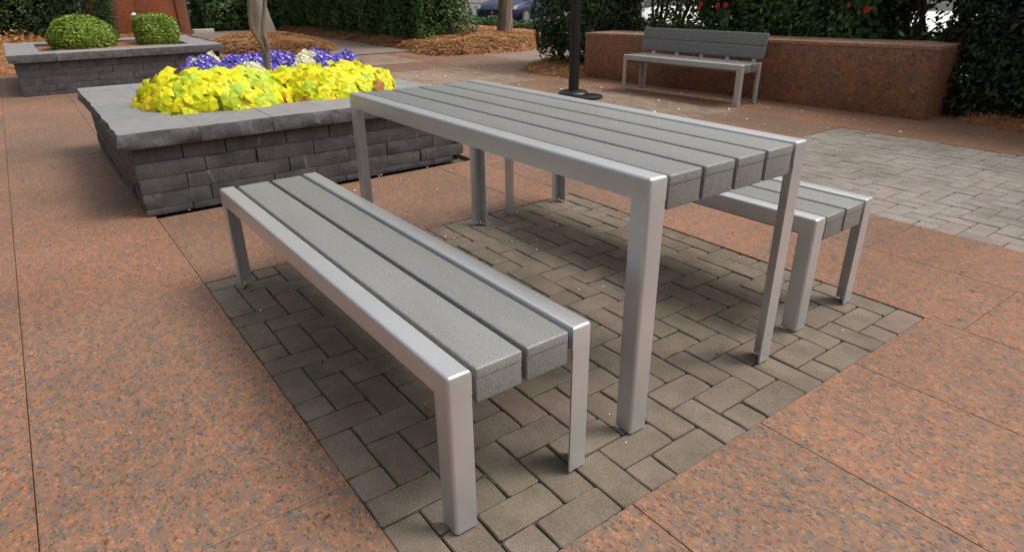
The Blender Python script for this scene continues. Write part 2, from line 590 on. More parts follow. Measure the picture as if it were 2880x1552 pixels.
class Acc:
    def __init__(s):
        s.V, s.F, s.M = [], [], []

    def add(s, VF, m=0):
        o = len(s.V)
        s.V += [tuple(v) for v in VF[0]]
        s.F += [tuple(i + o for i in f) for f in VF[1]]
        s.M += [m] * len(VF[1])

    def mesh(s, name, mats, smooth=None):
        return mesh_py(name, s.V, s.F, mats, smooth, s.M)


def lathe(profile, seg=32, center=(0, 0)):
    V, F = [], []
    for r, z in profile:
        for k in range(seg):
            w = 2 * math.pi * k / seg
            V.append((center[0] + r * math.cos(w), center[1] + r * math.sin(w), z))
    for i in range(len(profile) - 1):
        for k in range(seg):
            j = (k + 1) % seg
            F.append((i * seg + k, i * seg + j, (i + 1) * seg + j, (i + 1) * seg + k))
    F.append(tuple(range((len(profile) - 1) * seg, len(profile) * seg)))
    return V, F


def boxVF(x0, x1, y0, y1, z0, z1):
    V = [(x, y, z) for z in (z0, z1) for y in (y0, y1) for x in (x0, x1)]
    F = [(0, 2, 3, 1), (4, 5, 7, 6), (0, 1, 5, 4), (2, 6, 7, 3), (0, 4, 6, 2), (1, 3, 7, 5)]
    return V, F


# ------------------------------------------------------------------ ground and paving
def sheet(name, x0, x1, y0, y1, z, mat, kind='structure'):
    me = mesh_py(name, [(x0, y0, z), (x1, y0, z), (x1, y1, z), (x0, y1, z)], [(0, 1, 2, 3)], mat)
    o = obj_from_mesh(name, me)
    return tag(o, kind=kind)


# terrain: plaza level, dropping 0.2 m to the car park behind the hedges
gv, gf = [], []
XS = [-300, -120, -60, -34, -22, -10, 0, 10, 40, 300]
YS = [-300, -60, -12, 0, 6.0, 9.8, 11.2, 20, 60, 300]
for y in YS:
    for x in XS:
        gv.append((x, y, -0.2 if y > 11 else -0.05))
for j in range(len(YS) - 1):
    for i in range(len(XS) - 1):
        a = j * len(XS) + i
        gf.append((a, a + 1, a + 1 + len(XS), a + len(XS)))
g_o = tag(obj_from_mesh('ground', mesh_py('ground', gv, gf, M['asphalt'])), 'grey asphalt ground reaching from the plaza to the car park', kind='structure')

PX, PY = 3.13, 3.17
PAD = (-0.107, 1.943, -0.72, 1.407)
CELLX, CELLY = 0.1025, 0.1013

paving = obj_from_mesh('plaza_paving', mesh_py('plaza_paving', [(-24, -9, -0.03), (5.2, -9, -0.03), (5.2, 6.2, -0.03), (-24, 6.2, -0.03)], [(0, 1, 2, 3)], M['joint']))
tag(paving, 'pink granite slabs of the plaza with fine dark joints', kind='structure')

slab_cache = {}


def slab(x0, x1, y0, y1, gap=0.0022):
    w, h = round(x1 - x0 - gap, 3), round(y1 - y0 - gap, 3)
    if w < 0.05 or h < 0.05:
        return
    key = (w, h)
    if key not in slab_cache:
        slab_cache[key] = slab_mesh('granite_slab', w, h, 0.04, 0.002, M['granite'])
    o = obj_from_mesh('granite_slab', slab_cache[key], paving)
    o.location = ((x0 + x1) / 2, (y0 + y1) / 2, random.uniform(-0.0008, 0.0008))


# bands of slabs between the brick panels (panel grid PX x PY)
def panel_rect(i, j):
    return PAD[0] + PX * i, PAD[1] + PX * i, PAD[2] + PY * j, PAD[3] + PY * j


XCUTS = [1.45 - 1.56 * k for k in range(-2, 16)]
for j in range(-1, 2):
    y0 = PAD[3] + PY * (j - 1)
    y1 = PAD[2] + PY * j
    ym = -1.38 if j == 0 else (1.94 if j == 1 else y0 + 0.5)
    for s, (a, b) in enumerate(((y0, ym), (ym, y1))):
        cuts = sorted([x + (0.62 if (s == 0) else 0.0) for x in XCUTS])
        for c0, c1 in zip(cuts[:-1], cuts[1:]):
            if c1 < -23 or c0 > 4.6:
                continue
            slab(c0, c1, a, b)
for j in range(-1, 2):
    for i in range(-7, 1):
        x0 = panel_rect(i, j)[1]
        x1 = panel_rect(i + 1, j)[0]
        y0, y1 = panel_rect(i, j)[2], panel_rect(i, j)[3]
        if j == 0 and i == -1:
            ys = [y0, 1.09, y1]
        elif (i, j) == (-2, 0):
            for q in range(4):
                slab(panel_rect(-2, 0)[0], (panel_rect(-2, 0)[0] + panel_rect(-2, 0)[1]) / 2, y0 + (y1 - y0) * q / 4, y0 + (y1 - y0) * (q + 1) / 4)
                slab((panel_rect(-2, 0)[0] + panel_rect(-2, 0)[1]) / 2, panel_rect(-2, 0)[1], y0 + (y1 - y0) * q / 4, y0 + (y1 - y0) * (q + 1) / 4)
            ys = [y0, (y0 + y1) / 2, y1]
        else:
            n = 4
            ys = [y0 + (y1 - y0) * k / n for k in range(n + 1)]
        for a, b in zip(ys[:-1], ys[1:]):
            slab(x0, x1, a, b)
# back strip behind the second row of panels, up to the beds
y0 = panel_rect(0, 1)[3]
for c0, c1 in zip(sorted(XCUTS)[:-1], sorted(XCUTS)[1:]):
    if c1 < -23 or c0 > 4.6:
        continue
    slab(c0 + 0.4, c1 + 0.4, y0, y0 + 0.55)
    slab(c0 + 0.9, c1 + 0.9, y0 + 0.55, y0 + 1.3)

# brick panels in herringbone
brick_cache = {}
brick_count = [0]


def brick_mesh(w, h, mat):
    key = (round(w, 3), round(h, 3), mat, random.randrange(5))
    if key not in brick_cache:
        a, b = w / 2, h / 2
        c = 0.003
        k = 0.006
        out = [(-a + k, -b), (a * .1, -b), (a - k, -b), (a, -b + k), (a, b * .1), (a, b - k), (a - k, b), (-a * .1, b), (-a + k, b), (-a, b - k), (-a, -b * .1), (-a, -b + k)]
        n = len(out)
        jit = [1 - random.random() ** 3 * 0.0022 / max(a, b) * 1.6 for _ in out]
        top = [(x * q, y * q) for (x, y), q in zip(out, jit)]
        V = [(x, y, -0.05) for x, y in out] + [(x, y, -c - random.random() ** 3 * 0.0015) for x, y in top]
        V += [(x * (a - c) / a, y * (b - c) / b, 0.0) for x, y in top]
        F = []
        for r in range(2):
            for i in range(n):
                q = (i + 1) % n
                F.append((n * r + i, n * r + q, n * r + n + q, n * r + n + i))
        F.append(tuple(range(2 * n, 3 * n)))
        brick_cache[key] = mesh_py('brick', V, F, M[mat])
    return brick_cache[key]


def bricks_of(i, j):
    x0, x1, y0, y1 = panel_rect(i, j)
    nx, ny = 20, 21
    L = []
    for yy in range(-1, ny):
        for xx in range(-1, nx):
            k = (xx - yy + 3) % 4
            if k == 0:
                r = (xx, xx + 2, yy, yy + 1)
            elif k == 3:
                r = (xx, xx + 1, yy, yy + 2)
            else:
                continue
            a, b, c, d = max(r[0], 0), min(r[1], nx), max(r[2], 0), min(r[3], ny)
            if a < b and c < d:
                L.append((x0 + a * CELLX, x0 + b * CELLX, y0 + c * CELLY, y0 + d * CELLY))
    return L


def brick_panel(i, j, label, limit, zoff=-0.004, mat='brick'):
    x0, x1, y0, y1 = panel_rect(i, j)
    e = 0.01
    root = obj_from_mesh('brick_paving', mesh_py('brick_paving', [(x0 - e, y0 - e, -0.016), (x1 + e, y0 - e, -0.016), (x1 + e, y1 + e, -0.016), (x0 - e, y1 + e, -0.016)], [(0, 1, 2, 3)], M['joint' if mat == 'brick' else 'joint_pale']))
    tag(root, label, kind='structure')
    L = bricks_of(i, j)
    L.sort(key=lambda q: (q[0] - 2.75) ** 2 + (q[2] + 1.14) ** 2)
    rest = Acc()
    for n, (a, b, c, d) in enumerate(L):
        jg = 0.0036 if mat == 'brick' else 0.003
        w, h = b - a - jg, d - c - jg
        dz = zoff + random.uniform(-0.0022, 0.0016)
        if n < limit:
            o = obj_from_mesh('brick', brick_mesh(w, h, mat), root)
            o.location = ((a + b) / 2 + random.uniform(-0.001, 0.001), (c + d) / 2 + random.uniform(-0.001, 0.001), dz)
            o.rotation_euler = (random.gauss(0, 0.006), random.gauss(0, 0.006), random.gauss(0, 0.006))
        else:
            me = brick_mesh(w, h, mat)
            V = [(v.co.x + (a + b) / 2, v.co.y + (c + d) / 2, v.co.z + dz) for v in me.vertices]
            rest.add((V, [tuple(p.vertices) for p in me.polygons]))
    if rest.V:
        o = obj_from_mesh('brick_field', rest.mesh('brick_field', M[mat]), root)
        o['kind'] = 'stuff'
    return root


brick_panel(0, 0, 'herringbone panel of brown concrete bricks under the table', 400)
brick_panel(0, 1, 'herringbone panel of grey bricks behind the far bench on the right', 80, -0.003, 'brick_pale')
for (i, j, lb) in ((-1, 1, 'brick panel between the table and the lamp post'), (-2, 1, 'weathered brick panel right of the flower planter'),
                   (-3, 1, 'far brick panel near the pine straw bed')):
    brick_panel(i, j, lb, 0, -0.003, 'brick_warm')
# moss tufts in the joints of the table panel
mv, mf = [], []
acc = Acc()
for (a, b, c, d) in bricks_of(0, 0):
    for q in range(3):
        if random.random() < 0.6:
            side = random.choice('lrbt')
            t = random.random()
            px = a if side == 'l' else b if side == 'r' else a + (b - a) * t
            py = c if side == 'b' else d if side == 't' else c + (d - c) * t
            if noise.noise(Vector((px * 1.6, py * 1.6, 3.1))) < -0.02:
                continue
            rx = random.uniform(0.004, 0.007) if side in 'lr' else random.uniform(0.008, 0.03)
            ry = random.uniform(0.004, 0.007) if side in 'bt' else random.uniform(0.008, 0.03)
            ring = [(px + rx * math.cos(w) * random.uniform(.7, 1.1), py + ry * math.sin(w) * random.uniform(.7, 1.1), -0.008) for w in [k * math.pi / 3 for k in range(6)]]
            acc.add((ring + [(px, py, random.uniform(-0.003, 0.002))], [(k, (k + 1) % 6, 6) for k in range(6)]))
mo = obj_from_mesh('moss', acc.mesh('moss', M['moss'], True))
tag(mo, 'green moss growing in the joints of the brick panel', kind='stuff')


# ------------------------------------------------------------------ rough stone blocks
def rough_block(name, x0, x1, y0, y1, z0, z1, mat, rough=(), amp=0.008, step=0.06, freq=9.0, topmat=None, bev=0.003):
    """box whose faces in `rough` ('-x','+x','-y','+y') are split-faced"""
    def axis(a, b, fine):
        n = max(1, int(round((b - a) / step))) if fine else 1
        return [a + (b - a) * k / n for k in range(n + 1)]
    fx = any(f[1] == 'y' for f in rough)
    fy = any(f[1] == 'x' for f in rough)
    X, Y = axis(x0, x1, fx), axis(y0, y1, fy)
    nz = max(2, int(round((z1 - z0) / (step * 0.6)))) if rough else 1
    Z = [z0 + (z1 - z0) * k / nz for k in range(nz + 1)]
    bm = bmesh.new()
    seed = Vector((random.random() * 50, random.random() * 50, random.random() * 50))

    def P(x, y, z):
        p = Vector((x, y, z))
        q = p.copy()
        for f in rough:
            sgn = -1 if f[0] == '-' else 1
            if f[1] == 'x' and abs(x - (x0 if sgn < 0 else x1)) < 1e-6:
                e = noise.noise(p * freq + seed) + 0.5 * noise.noise(p * freq * 2.7 + seed)
                k = 0.25 if abs(z - z0) < 1e-6 else 0.42 if abs(z - z1) < 1e-6 else 1.0
                q.x += sgn * amp * (e * 0.9 * k + (0.35 if k == 1 else 0))
            if f[1] == 'y' and abs(y - (y0 if sgn < 0 else y1)) < 1e-6:
                e = noise.noise(p * freq + seed) + 0.5 * noise.noise(p * freq * 2.7 + seed)
                k = 0.25 if abs(z - z0) < 1e-6 else 0.42 if abs(z - z1) < 1e-6 else 1.0
                q.y += sgn * amp * (e * 0.9 * k + (0.35 if k == 1 else 0))
        return q

    cache = {}

    def V(x, y, z):
        key = (round(x, 5), round(y, 5), round(z, 5))
        if key not in cache:
            cache[key] = bm.verts.new(P(x, y, z))
        return cache[key]

    def grid(A, B, f, mi=0):
        for a0, a1 in zip(A[:-1], A[1:]):
            for b0, b1 in zip(B[:-1], B[1:]):
                fc = bm.faces.new([V(*f(a0, b0)), V(*f(a1, b0)), V(*f(a1, b1)), V(*f(a0, b1))])
                fc.material_index = mi
    grid(Y, Z, lambda a, b: (x0, a, b))
    grid(Y, Z, lambda a, b: (x1, a, b))
    grid(X, Z, lambda a, b: (a, y0, b))
    grid(X, Z, lambda a, b: (a, y1, b))
    grid(X, Y, lambda a, b: (a, b, z0))
    grid(X, Y, lambda a, b: (a, b, z1), 1 if topmat else 0)
    return bm_mesh(name, bm, [mat, topmat] if topmat else mat, 38)


def planter(root, x0, x1, y0, y1, courses, joints, ctop, cbot, over, cop_front, cop_left, near=True):
    """stone planter: outer wall faces at x1 (front), y0 (left) and the hidden sides, coping with overhang"""
    gap = 0.003
    d = 0.09
    amp = 0.010 if near else 0.006
    core = Acc()
    t = 0.30
    for (a, b, c, e) in ((x0 + .03, x1 - .03, y0 + .03, y0 + t), (x0 + .03, x1 - .03, y1 - t, y1 - .03), (x0 + .03, x0 + t, y0 + t, y1 - t), (x1 - t, x1 - .03, y0 + t, y1 - t)):
        core.add(boxVF(a, b, c, e, 0.0, cbot - 0.004))
    obj_from_mesh('wall_core', core.mesh('wall_core', M['slate_core']), root)
    step = 0.05 if near else 0.12
    for k, (za, zb) in enumerate(courses):
        js = joints[k % len(joints)]
        ys = [y0 + (d if k % 2 else 0.0)] + [y for y in js if y0 + 0.15 < y < y1 - 0.12] + [y1 - (d if k % 2 == 0 else 0.0)]
        for a, b in zip(ys[:-1], ys[1:]):
            first, last = a == ys[0], b == ys[-1]
            rough = ['+x'] + (['-y'] if first and not k % 2 else []) + (['+y'] if last and k % 2 else [])
            off = random.uniform(-0.003, 0.003)
            obj_from_mesh('wall_stone', rough_block('wall_stone', x1 - d, x1 + off, a + gap * (not first), b - gap * (not last), za + gap, zb, M['slate'], rough, amp, step), root)
        # left face
        L = x1 - x0
        cuts = [x1 - (0 if k % 2 else d)]
        pos_ = x1 - random.uniform(0.3, 0.5)
        while pos_ > x0 + 0.25:
            cuts.append(pos_)
            pos_ -= random.uniform(0.35, 0.6)
        cuts.append(x0)
        for b, a in zip(cuts[:-1], cuts[1:]):
            rough = ['-y'] + (['+x'] if b == x1 else [])
            obj_from_mesh('wall_stone', rough_block('wall_stone', a + gap, b - gap * (b != x1), y0 + random.uniform(-0.003, 0.003), y0 + d, za + gap, zb, M['slate'], rough, amp, step), root)
            obj_from_mesh('wall_stone', rough_block('wall_stone', a + gap, b - gap * (b < x1 - d), y1 - d, y1, za + gap, zb, M['slate'], ['+y'], amp, 0.2), root)
    # coping
    X1, Y0, Y1, X0 = x1 + over, y0 - over, y1 + over * 0.6, x0 - over
    w = 0.44
    wl = 0.34
    cs = 0.035 if near else 0.1
    ca = 0.024 if near else 0.012
    cuts = [Y0] + cop_front + [Y1]
    for q, (a, b) in enumerate(zip(cuts[:-1], cuts[1:])):
        rough = ['+x'] + (['-y'] if q == 0 else []) + (['+y'] if b == Y1 else [])
        obj_from_mesh('coping_stone', rough_block('coping_stone', X1 - w, X1, a + (0.0015 if q else 0), b - (0.0015 if b != Y1 else 0), cbot, ctop + random.uniform(-.001, .001), M['coping'], rough, ca, cs, 7.0, M['coping_top']), root)
    cuts = [X1 - w] + cop_left + [X0]
    for q, (b, a) in enumerate(zip(cuts[:-1], cuts[1:])):
        rough = ['-y'] + (['-x'] if a == X0 else [])
        obj_from_mesh('coping_stone', rough_block('coping_stone', a + 0.0015, b - 0.0015, Y0, Y0 + wl, cbot, ctop + random.uniform(-.001, .001), M['coping'], rough, ca, cs, 7.0, M['coping_top']), root)
        obj_from_mesh('coping_stone', rough_block('coping_stone', a + 0.0015, b - 0.0015, Y1 - wl, Y1, cbot, ctop + random.uniform(-.001, .001), M['coping'], ['+y'], ca, 0.1, 7.0, M['coping_top']), root)
    n = 4
    ya, yb = Y0 + wl, Y1 - wl
    for q in range(n):
        a, b = ya + (yb - ya) * q / n, ya + (yb - ya) * (q + 1) / n
        obj_from_mesh('coping_stone', rough_block('coping_stone', X0, X0 + w, a + .0015, b - .0015, cbot, ctop, M['coping'], ['-x'], ca, 0.1, 7.0, M['coping_top']), root)
    # soil
    sx0, sx1, sy0, sy1 = X0 + w - .02, X1 - w + .02, Y0 + wl - .02, Y1 - wl + .02
    nx, ny = 40, 40
    V = []
    for jj in range(ny + 1):
        for ii in range(nx + 1):
            u, v = ii / nx, jj / ny
            e = min(u, 1 - u, v, 1 - v) * 6
            h = cbot + 0.035 + min(e, 1) * 0.035 + 0.012 * noise.noise(Vector((u * 14, v * 14, x0)))
            V.append((sx0 + (sx1 - sx0) * u, sy0 + (sy1 - sy0) * v, h))
    F = [(jj * (nx + 1) + ii, jj * (nx + 1) + ii + 1, (jj + 1) * (nx + 1) + ii + 1, (jj + 1) * (nx + 1) + ii) for jj in range(ny) for ii in range(nx)]
    obj_from_mesh('soil', mesh_py('soil', V, F, M['soil'] if near else M['straw'], True), root)


COURSES = [(0.0, 0.042), (0.042, 0.128), (0.128, 0.2145), (0.2145, 0.300), (0.300, 0.388)]
JOINTS = [[-0.515, -0.08, 0.432, 0.714, 1.102], [-0.401, -0.028, 0.244, 0.592, 0.994], [-0.515, 0.074, 0.468, 0.742, 1.095], [-0.403, -0.111, 0.242, 0.595, 0.985], [-0.509, -0.278, 0.076, 0.353, 0.743, 1.05]]
p1 = empty('stone_planter', (0, 0, 0))
tag(p1, 'dark slate planter with yellow and violet flowers in front', 'planter', 'raised slate planters')
planter(p1, -3.37, -1.236, -0.757, 1.345, COURSES, JOINTS, 0.477, 0.392, 0.048, [-0.412, 0.004, 0.362, 0.83], [-2.35, -3.17])
p2 = empty('stone_planter', (0, 0, 0))
tag(p2, 'dark slate planter at the far left with two clipped shrubs', 'planter', 'raised slate planters')
J2 = [[y - 0.4 for y in j] + [0.85] for j in JOINTS]
planter(p2, -9.5, -7.19, -1.158, 1.19, COURSES, J2, 0.480, 0.392, 0.05, [-0.72, -0.12, 0.1, 0.46, 0.72, 0.95], [-8.3, -9.1], near=False)


# ------------------------------------------------------------------ furniture
def frame_side(root, L, R, H, rh, p, q, t, yo, inner, mat, rr=0.009):
    """one welded side: a top rail and its two angle-section legs; yo = outer face, inner = +1/-1 direction towards the seat"""
    ya, yb = sorted((yo, yo + inner * R))

    def pick(m):
        top = abs(m.z - H) < 1e-6
        vert = abs(m.z - (H - rh / 2)) < 1e-4 and abs(m.y - yo) < 1e-6
        return top or vert
    obj_from_mesh('side_rail', bevel_box('side_rail', 0, L, ya, yb, H - rh, H, rr, mat, pick, 4, 40), root)
    for xo, s in ((0.0, 1), (L, -1)):
        # L profile in plan, outer corner rounded
        arc = [(rr - rr * math.cos(a), rr - rr * math.sin(a)) for a in [k * math.pi / 2 / 5 for k in range(6)]]
        prof = [(p, 0)] + [(x, y) for x, y in reversed(arc)] + [(0, q), (t, q), (t, t), (p, t)]
        z0, z1 = 0.003, H - rh
        n = len(prof)
        V = [(xo + s * x, yo + inner * y, z) for z in (z0, z1) for x, y in prof]
        F = [(i, (i + 1) % n, n + (i + 1) % n, n + i) for i in range(n)] + [tuple(range(n)), tuple(range(n, 2 * n))]
        bm = bmesh.new()
        vs = [bm.verts.new(v) for v in V]
        for f in F:
            bm.faces.new([vs[i] for i in f])
        leg = obj_from_mesh('leg', bm_mesh('leg', bm, mat, 40), root)
        # small triangular foot plate with a bolt
        a = Acc()
        k = 0.85
        tri = [(t, t), (p * k, t), (t, q * k)]
        V = [(xo + s * x, yo + inner * y, z) for z in (0.006, 0.012) for x, y in tri]
        a.add((V, [(0, 1, 2), (3, 4, 5), (0, 1, 4, 3), (1, 2, 5, 4), (2, 0, 3, 5)]))
        bx, by = xo + s * p * 0.35, yo + inner * q * 0.35
        a.add(lathe([(0.006, 0.012), (0.006, 0.018), (0.004, 0.020)], 8, (bx, by)))
        obj_from_mesh('foot_plate', a.mesh('foot_plate', mat), leg)


def plank_mesh(name, x0, x1, y0, y1, z0, z1, mat):
    """hollow composite plank: core plus a bent top skin that laps 24 mm down the ends"""
    bm = bmesh.new()

    def add(bx, r, pick=None):
        b2 = bmesh.new()
        vs = [b2.verts.new((x, y, z)) for z in bx[4:] for y in bx[2:4] for x in bx[:2]]
        for f in ((0, 2, 3, 1), (4, 5, 7, 6), (0, 1, 5, 4), (2, 6, 7, 3), (0, 4, 6, 2), (1, 3, 7, 5)):
            b2.faces.new([vs[i] for i in f])
        es = [e for e in b2.edges if pick is None or pick((e.verts[0].co + e.verts[1].co) / 2)]
        bmesh.ops.bevel(b2, geom=es, offset=r, segments=3, profile=0.5, affect='EDGES')
        tmp = bpy.data.meshes.new('tmp')
        b2.to_mesh(tmp)
        b2.free()
        bm.from_mesh(tmp)
        bpy.data.meshes.remove(tmp)
    zt = z1 - 0.024
    add((x0, x1, y0, y1, zt, z1), 0.0055, lambda m: m.z > z1 - 0.001 or (zt + 0.002 < m.z < z1 - 0.002))
    add((x0 + 0.0016, x1 - 0.0016, y0 + 0.0008, y1 - 0.0008, z0, zt), 0.003, lambda m: m.z < zt - 0.001)
    return bm_mesh(name, bm, mat, 40)


def furniture(name, loc, rot, L, W, H, R, rh, nplank, gap, thick, xin, mat, label, cat, plank_name, group=None):
    root = empty(name, loc, rot)
    tag(root, label, cat, group)
    p, q, t = 0.058, 0.059, 0.006
    frame_side(root, L, R, H, rh, p, q, t, 0.0, 1, mat)
    frame_side(root, L, R, H, rh, p, q, t, W, -1, mat)
    inner = W - 2 * R - 2 * gap
    w = (inner - gap * (nplank - 1)) / nplank
    for k in range(nplank):
        y0 = R + gap + k * (w + gap)
        obj_from_mesh(plank_name, plank_mesh(plank_name, xin, L - xin, y0, y0 + w, H - 0.004 - thick, H - 0.004, M['plank']), root)
    # tie rods through the planks hold the two sides together
    for x in (0.14, L / 2, L - 0.14):
        V, F = tube([(x, R - 0.002, H - 0.045), (x, W - R + 0.002, H - 0.045)], [0.006, 0.006], 8)
        obj_from_mesh('tie_rod', mesh_py('tie_rod', V, F, mat, 40), root)
    return root


furniture('picnic_table', (0, 0, 0), 0, 1.7556, 0.6759, 0.75, 0.0605, 0.062, 4, 0.0115, 0.089, 0.0015, M['silver'],
          'silver framed picnic table with four grey planks on the brick panel', 'table', 'tabletop_plank')
BL, BW, BH = 1.7556, 0.41, 0.4344
furniture('bench', (0.0152, -0.6058, 0), 0.0081, BL, BW, BH, 0.0605, 0.0605, 2, 0.0125, 0.089, 0.0015, M['silver'],
          'backless silver bench nearest the camera, in front of the table', 'bench', 'seat_plank', 'backless benches at the table')
furniture('bench', (-0.0466, 0.8665, 0), 0.0253, BL, BW, BH, 0.0605, 0.0605, 2, 0.0125, 0.089, 0.0015, M['silver'],
          'backless silver bench on the far side of the table', 'bench', 'seat_plank', 'backless benches at the table')

# bench with a backrest against the granite wall
bb = empty('backrest_bench', (-2.893, 4.674, 0), math.atan2(0.059, 1.595))
tag(bb, 'grey bench with a plank backrest standing before the brown granite wall', 'bench')
BBL, BBW, BBH = 1.596, 0.365, 0.412
frame_side(bb, BBL, 0.055, BBH, 0.055, 0.055, 0.055, 0.006, 0.0, 1, M['grey_metal'])
frame_side(bb, BBL, 0.055, BBH, 0.055, 0.055, 0.055, 0.006, BBW, -1, M['grey_metal'])
for k in range(2):
    y0 = 0.055 + 0.010 + k * (0.1175 + 0.010)
    obj_from_mesh('seat_plank', plank_mesh('seat_plank', 0.0015, BBL - 0.0015, y0, y0 + 0.1175, BBH - 0.084, BBH - 0.003, M['plank']), bb)
tilt = 0.24
for k, (za, zb) in enumerate(((0.455, 0.578), (0.582, 0.705))):
    me = plank_mesh('back_plank', -0.015, BBL + 0.015, -0.0, 0.034, za - 0.455, zb - 0.455, M['plank'])
    o = obj_from_mesh('back_plank', me, bb)
    o.location = (0, BBW - 0.045, 0.455)
    o.rotation_euler = (-tilt, 0, 0)
for x in (0.16, 0.50, 0.84, 1.18, 1.50):
    a = Acc()
    for (x0, x1, y0, y1, z0, z1) in ((x - .022, x + .022, 0.0, 0.006, -0.075, 0.22),):
        V, F = boxVF(x0, x1, y0 + 0.036, y1 + 0.036, z0, z1)
        a.add((V, F))
    o = obj_from_mesh('back_bracket', a.mesh('back_bracket', M['silver']), bb)
    o.location = (0, BBW - 0.045, 0.455)
    o.rotation_euler = (-tilt, 0, 0)

# ------------------------------------------------------------------ granite wall behind the bench
gw = empty('granite_wall', (0, 0, 0))
tag(gw, 'low brown granite wall with a flat top behind the backrest bench', 'wall')
A0, A1 = Vector((-4.151, 5.214, 0)), Vector((0.222, 5.400, 0))
ax = (A1 - A0).normalized()
ay = Vector((-ax.y, ax.x, 0))
Lw = (A1 - A0).length
HL, HR, DW, TH = 0.575, 0.645, 0.60, 0.035


def wallpoly(u0, u1, w0, w1, zb, zt, name, mat, bev=0.004):
    bm = bmesh.new()
    V = []
    for top in (0, 1):
        for w in (w0, w1):
            for u in (u0, u1):
                p = A0 + ax * u + ay * w
                z = (zt(u) if top else zb(u))
                V.append(bm.verts.new((p.x, p.y, z)))
    for f in ((0, 2, 3, 1), (4, 5, 7, 6), (0, 1, 5, 4), (2, 6, 7, 3), (0, 4, 6, 2), (1, 3, 7, 5)):
        bm.faces.new([V[i] for i in f])
    bmesh.ops.bevel(bm, geom=list(bm.edges), offset=bev, segments=2, profile=0.5, affect='EDGES')
    return obj_from_mesh(name, bm_mesh(name, bm, mat, 40), gw)


zt_ = lambda u: HL + (HR - HL) * u / Lw
wallpoly(0, Lw, 0, DW, lambda u: -0.04, lambda u: zt_(u) - TH, 'wall_body', M['granite_wall'], 0.003)
cap_cut = [-0.0, 1.46, 2.92, Lw]
for a, b in zip(cap_cut[:-1], cap_cut[1:]):
    wallpoly(a + .0015, b - .0015, -0.004, DW, lambda u: zt_(u) - TH + 0.001, zt_, 'cap_stone', M['granite_top'], 0.003)

# ------------------------------------------------------------------ lamp post
lp = empty('lamp_post', (-2.965, 3.965, 0))
tag(lp, 'black round lamp post with a disc base beside the table', 'lamp post')
obj_from_mesh('pole', mesh_py('pole', *lathe([(0.060, 0.05), (0.058, 0.5), (0.054, 2.2), (0.050, 3.6)], 28), M['black'], 40), lp)
obj_from_mesh('base', mesh_py('base', *lathe([(0.160, 0.0), (0.172, 0.012), (0.172, 0.030), (0.163, 0.044), (0.140, 0.054), (0.085, 0.060), (0.070, 0.064)], 36), M['black'], 40), lp)
a = Acc()
a.add(lathe([(0.02, 3.6), (0.11, 3.62), (0.15, 3.66), (0.17, 3.72)], 24))
obj_from_mesh('lamp_collar', a.mesh('lamp_collar', M['black'], 40), lp)
obj_from_mesh('lamp_globe', mesh_py('lamp_globe', *lathe([(0.15, 3.72), (0.2, 3.85), (0.21, 4.0), (0.16, 4.15), (0.05, 4.2)], 24), M['lamp_lens'], 60), lp)
cp = obj_from_mesh('cover_plate', mesh_py('cover_plate', *lathe([(0.150, 0.0), (0.168, 0.008), (0.168, 0.022), (0.155, 0.030), (0.06, 0.033), (0.02, 0.033)], 36), M['black'], 40))
cp.location = (-2.74, 3.985, 0)
tag(cp, 'low black round cover on the paving beside the lamp post base', 'cover plate')

# ------------------------------------------------------------------ red granite wall at the far left
rw = empty('red_wall', (-17.8, 1.0, 0))
tag(rw, 'tall red granite wall behind the far planter and its shrubs', 'wall')
obj_from_mesh('wall_panel', bevel_box('wall_panel', -0.5, 0.0, -0.35, 0.75, 0.12, 3.4, 0.006, M['granite_red']), rw)
obj_from_mesh('wall_panel', bevel_box('wall_panel', -0.5, -0.004, 0.758, 1.72, 0.12, 3.4, 0.006, M['granite_red']), rw)
obj_from_mesh('shaded_end_block', bevel_box('shaded_end_block', -0.6, 0.05, 1.728, 2.0, -0.05, 3.4, 0.008, M['granite_wall']), rw)  # added block; its dark granite stands in for shade at the wall's end
obj_from_mesh('base_course', bevel_box('base_course', -0.55, 0.06, -0.4, 1.72, -0.05, 0.11, 0.006, M['concrete']), rw)
fl = empty('spotlight', (-17.2, 1.62, -0.06))
tag(fl, 'small white spotlight on a stake before the red wall', 'spotlight')
obj_from_mesh('stake', mesh_py('stake', *lathe([(0.015, 0), (0.015, 0.52)], 8), M['black']), fl)
V, F = tube([(0.0, 0, 0.52), (-0.05, 0, 0.57), (-0.14, 0, 0.64)], [0.05, 0.07, 0.075], 12)
obj_from_mesh('lamp_head', mesh_py('lamp_head', V, F, M['white_paint'], 40), fl)


# ------------------------------------------------------------------ foliage
def rand_unit(n):
    v = RNG.normal(size=(n, 3))
    return v / np.linalg.norm(v, axis=1)[:, None]


def fbm3(P, freq, seed):
    """cheap smooth noise from sums of sines, about -1..1"""
    r = np.random.default_rng(seed)
    out = np.zeros(len(P))
    for k in range(7):
        d = r.normal(size=3)
        d /= np.linalg.norm(d)
        f = freq * r.uniform(0.6, 1.9)
        out += np.sin(P @ d * f + r.uniform(0, 6.28)) / 7 * 1.9
    return out


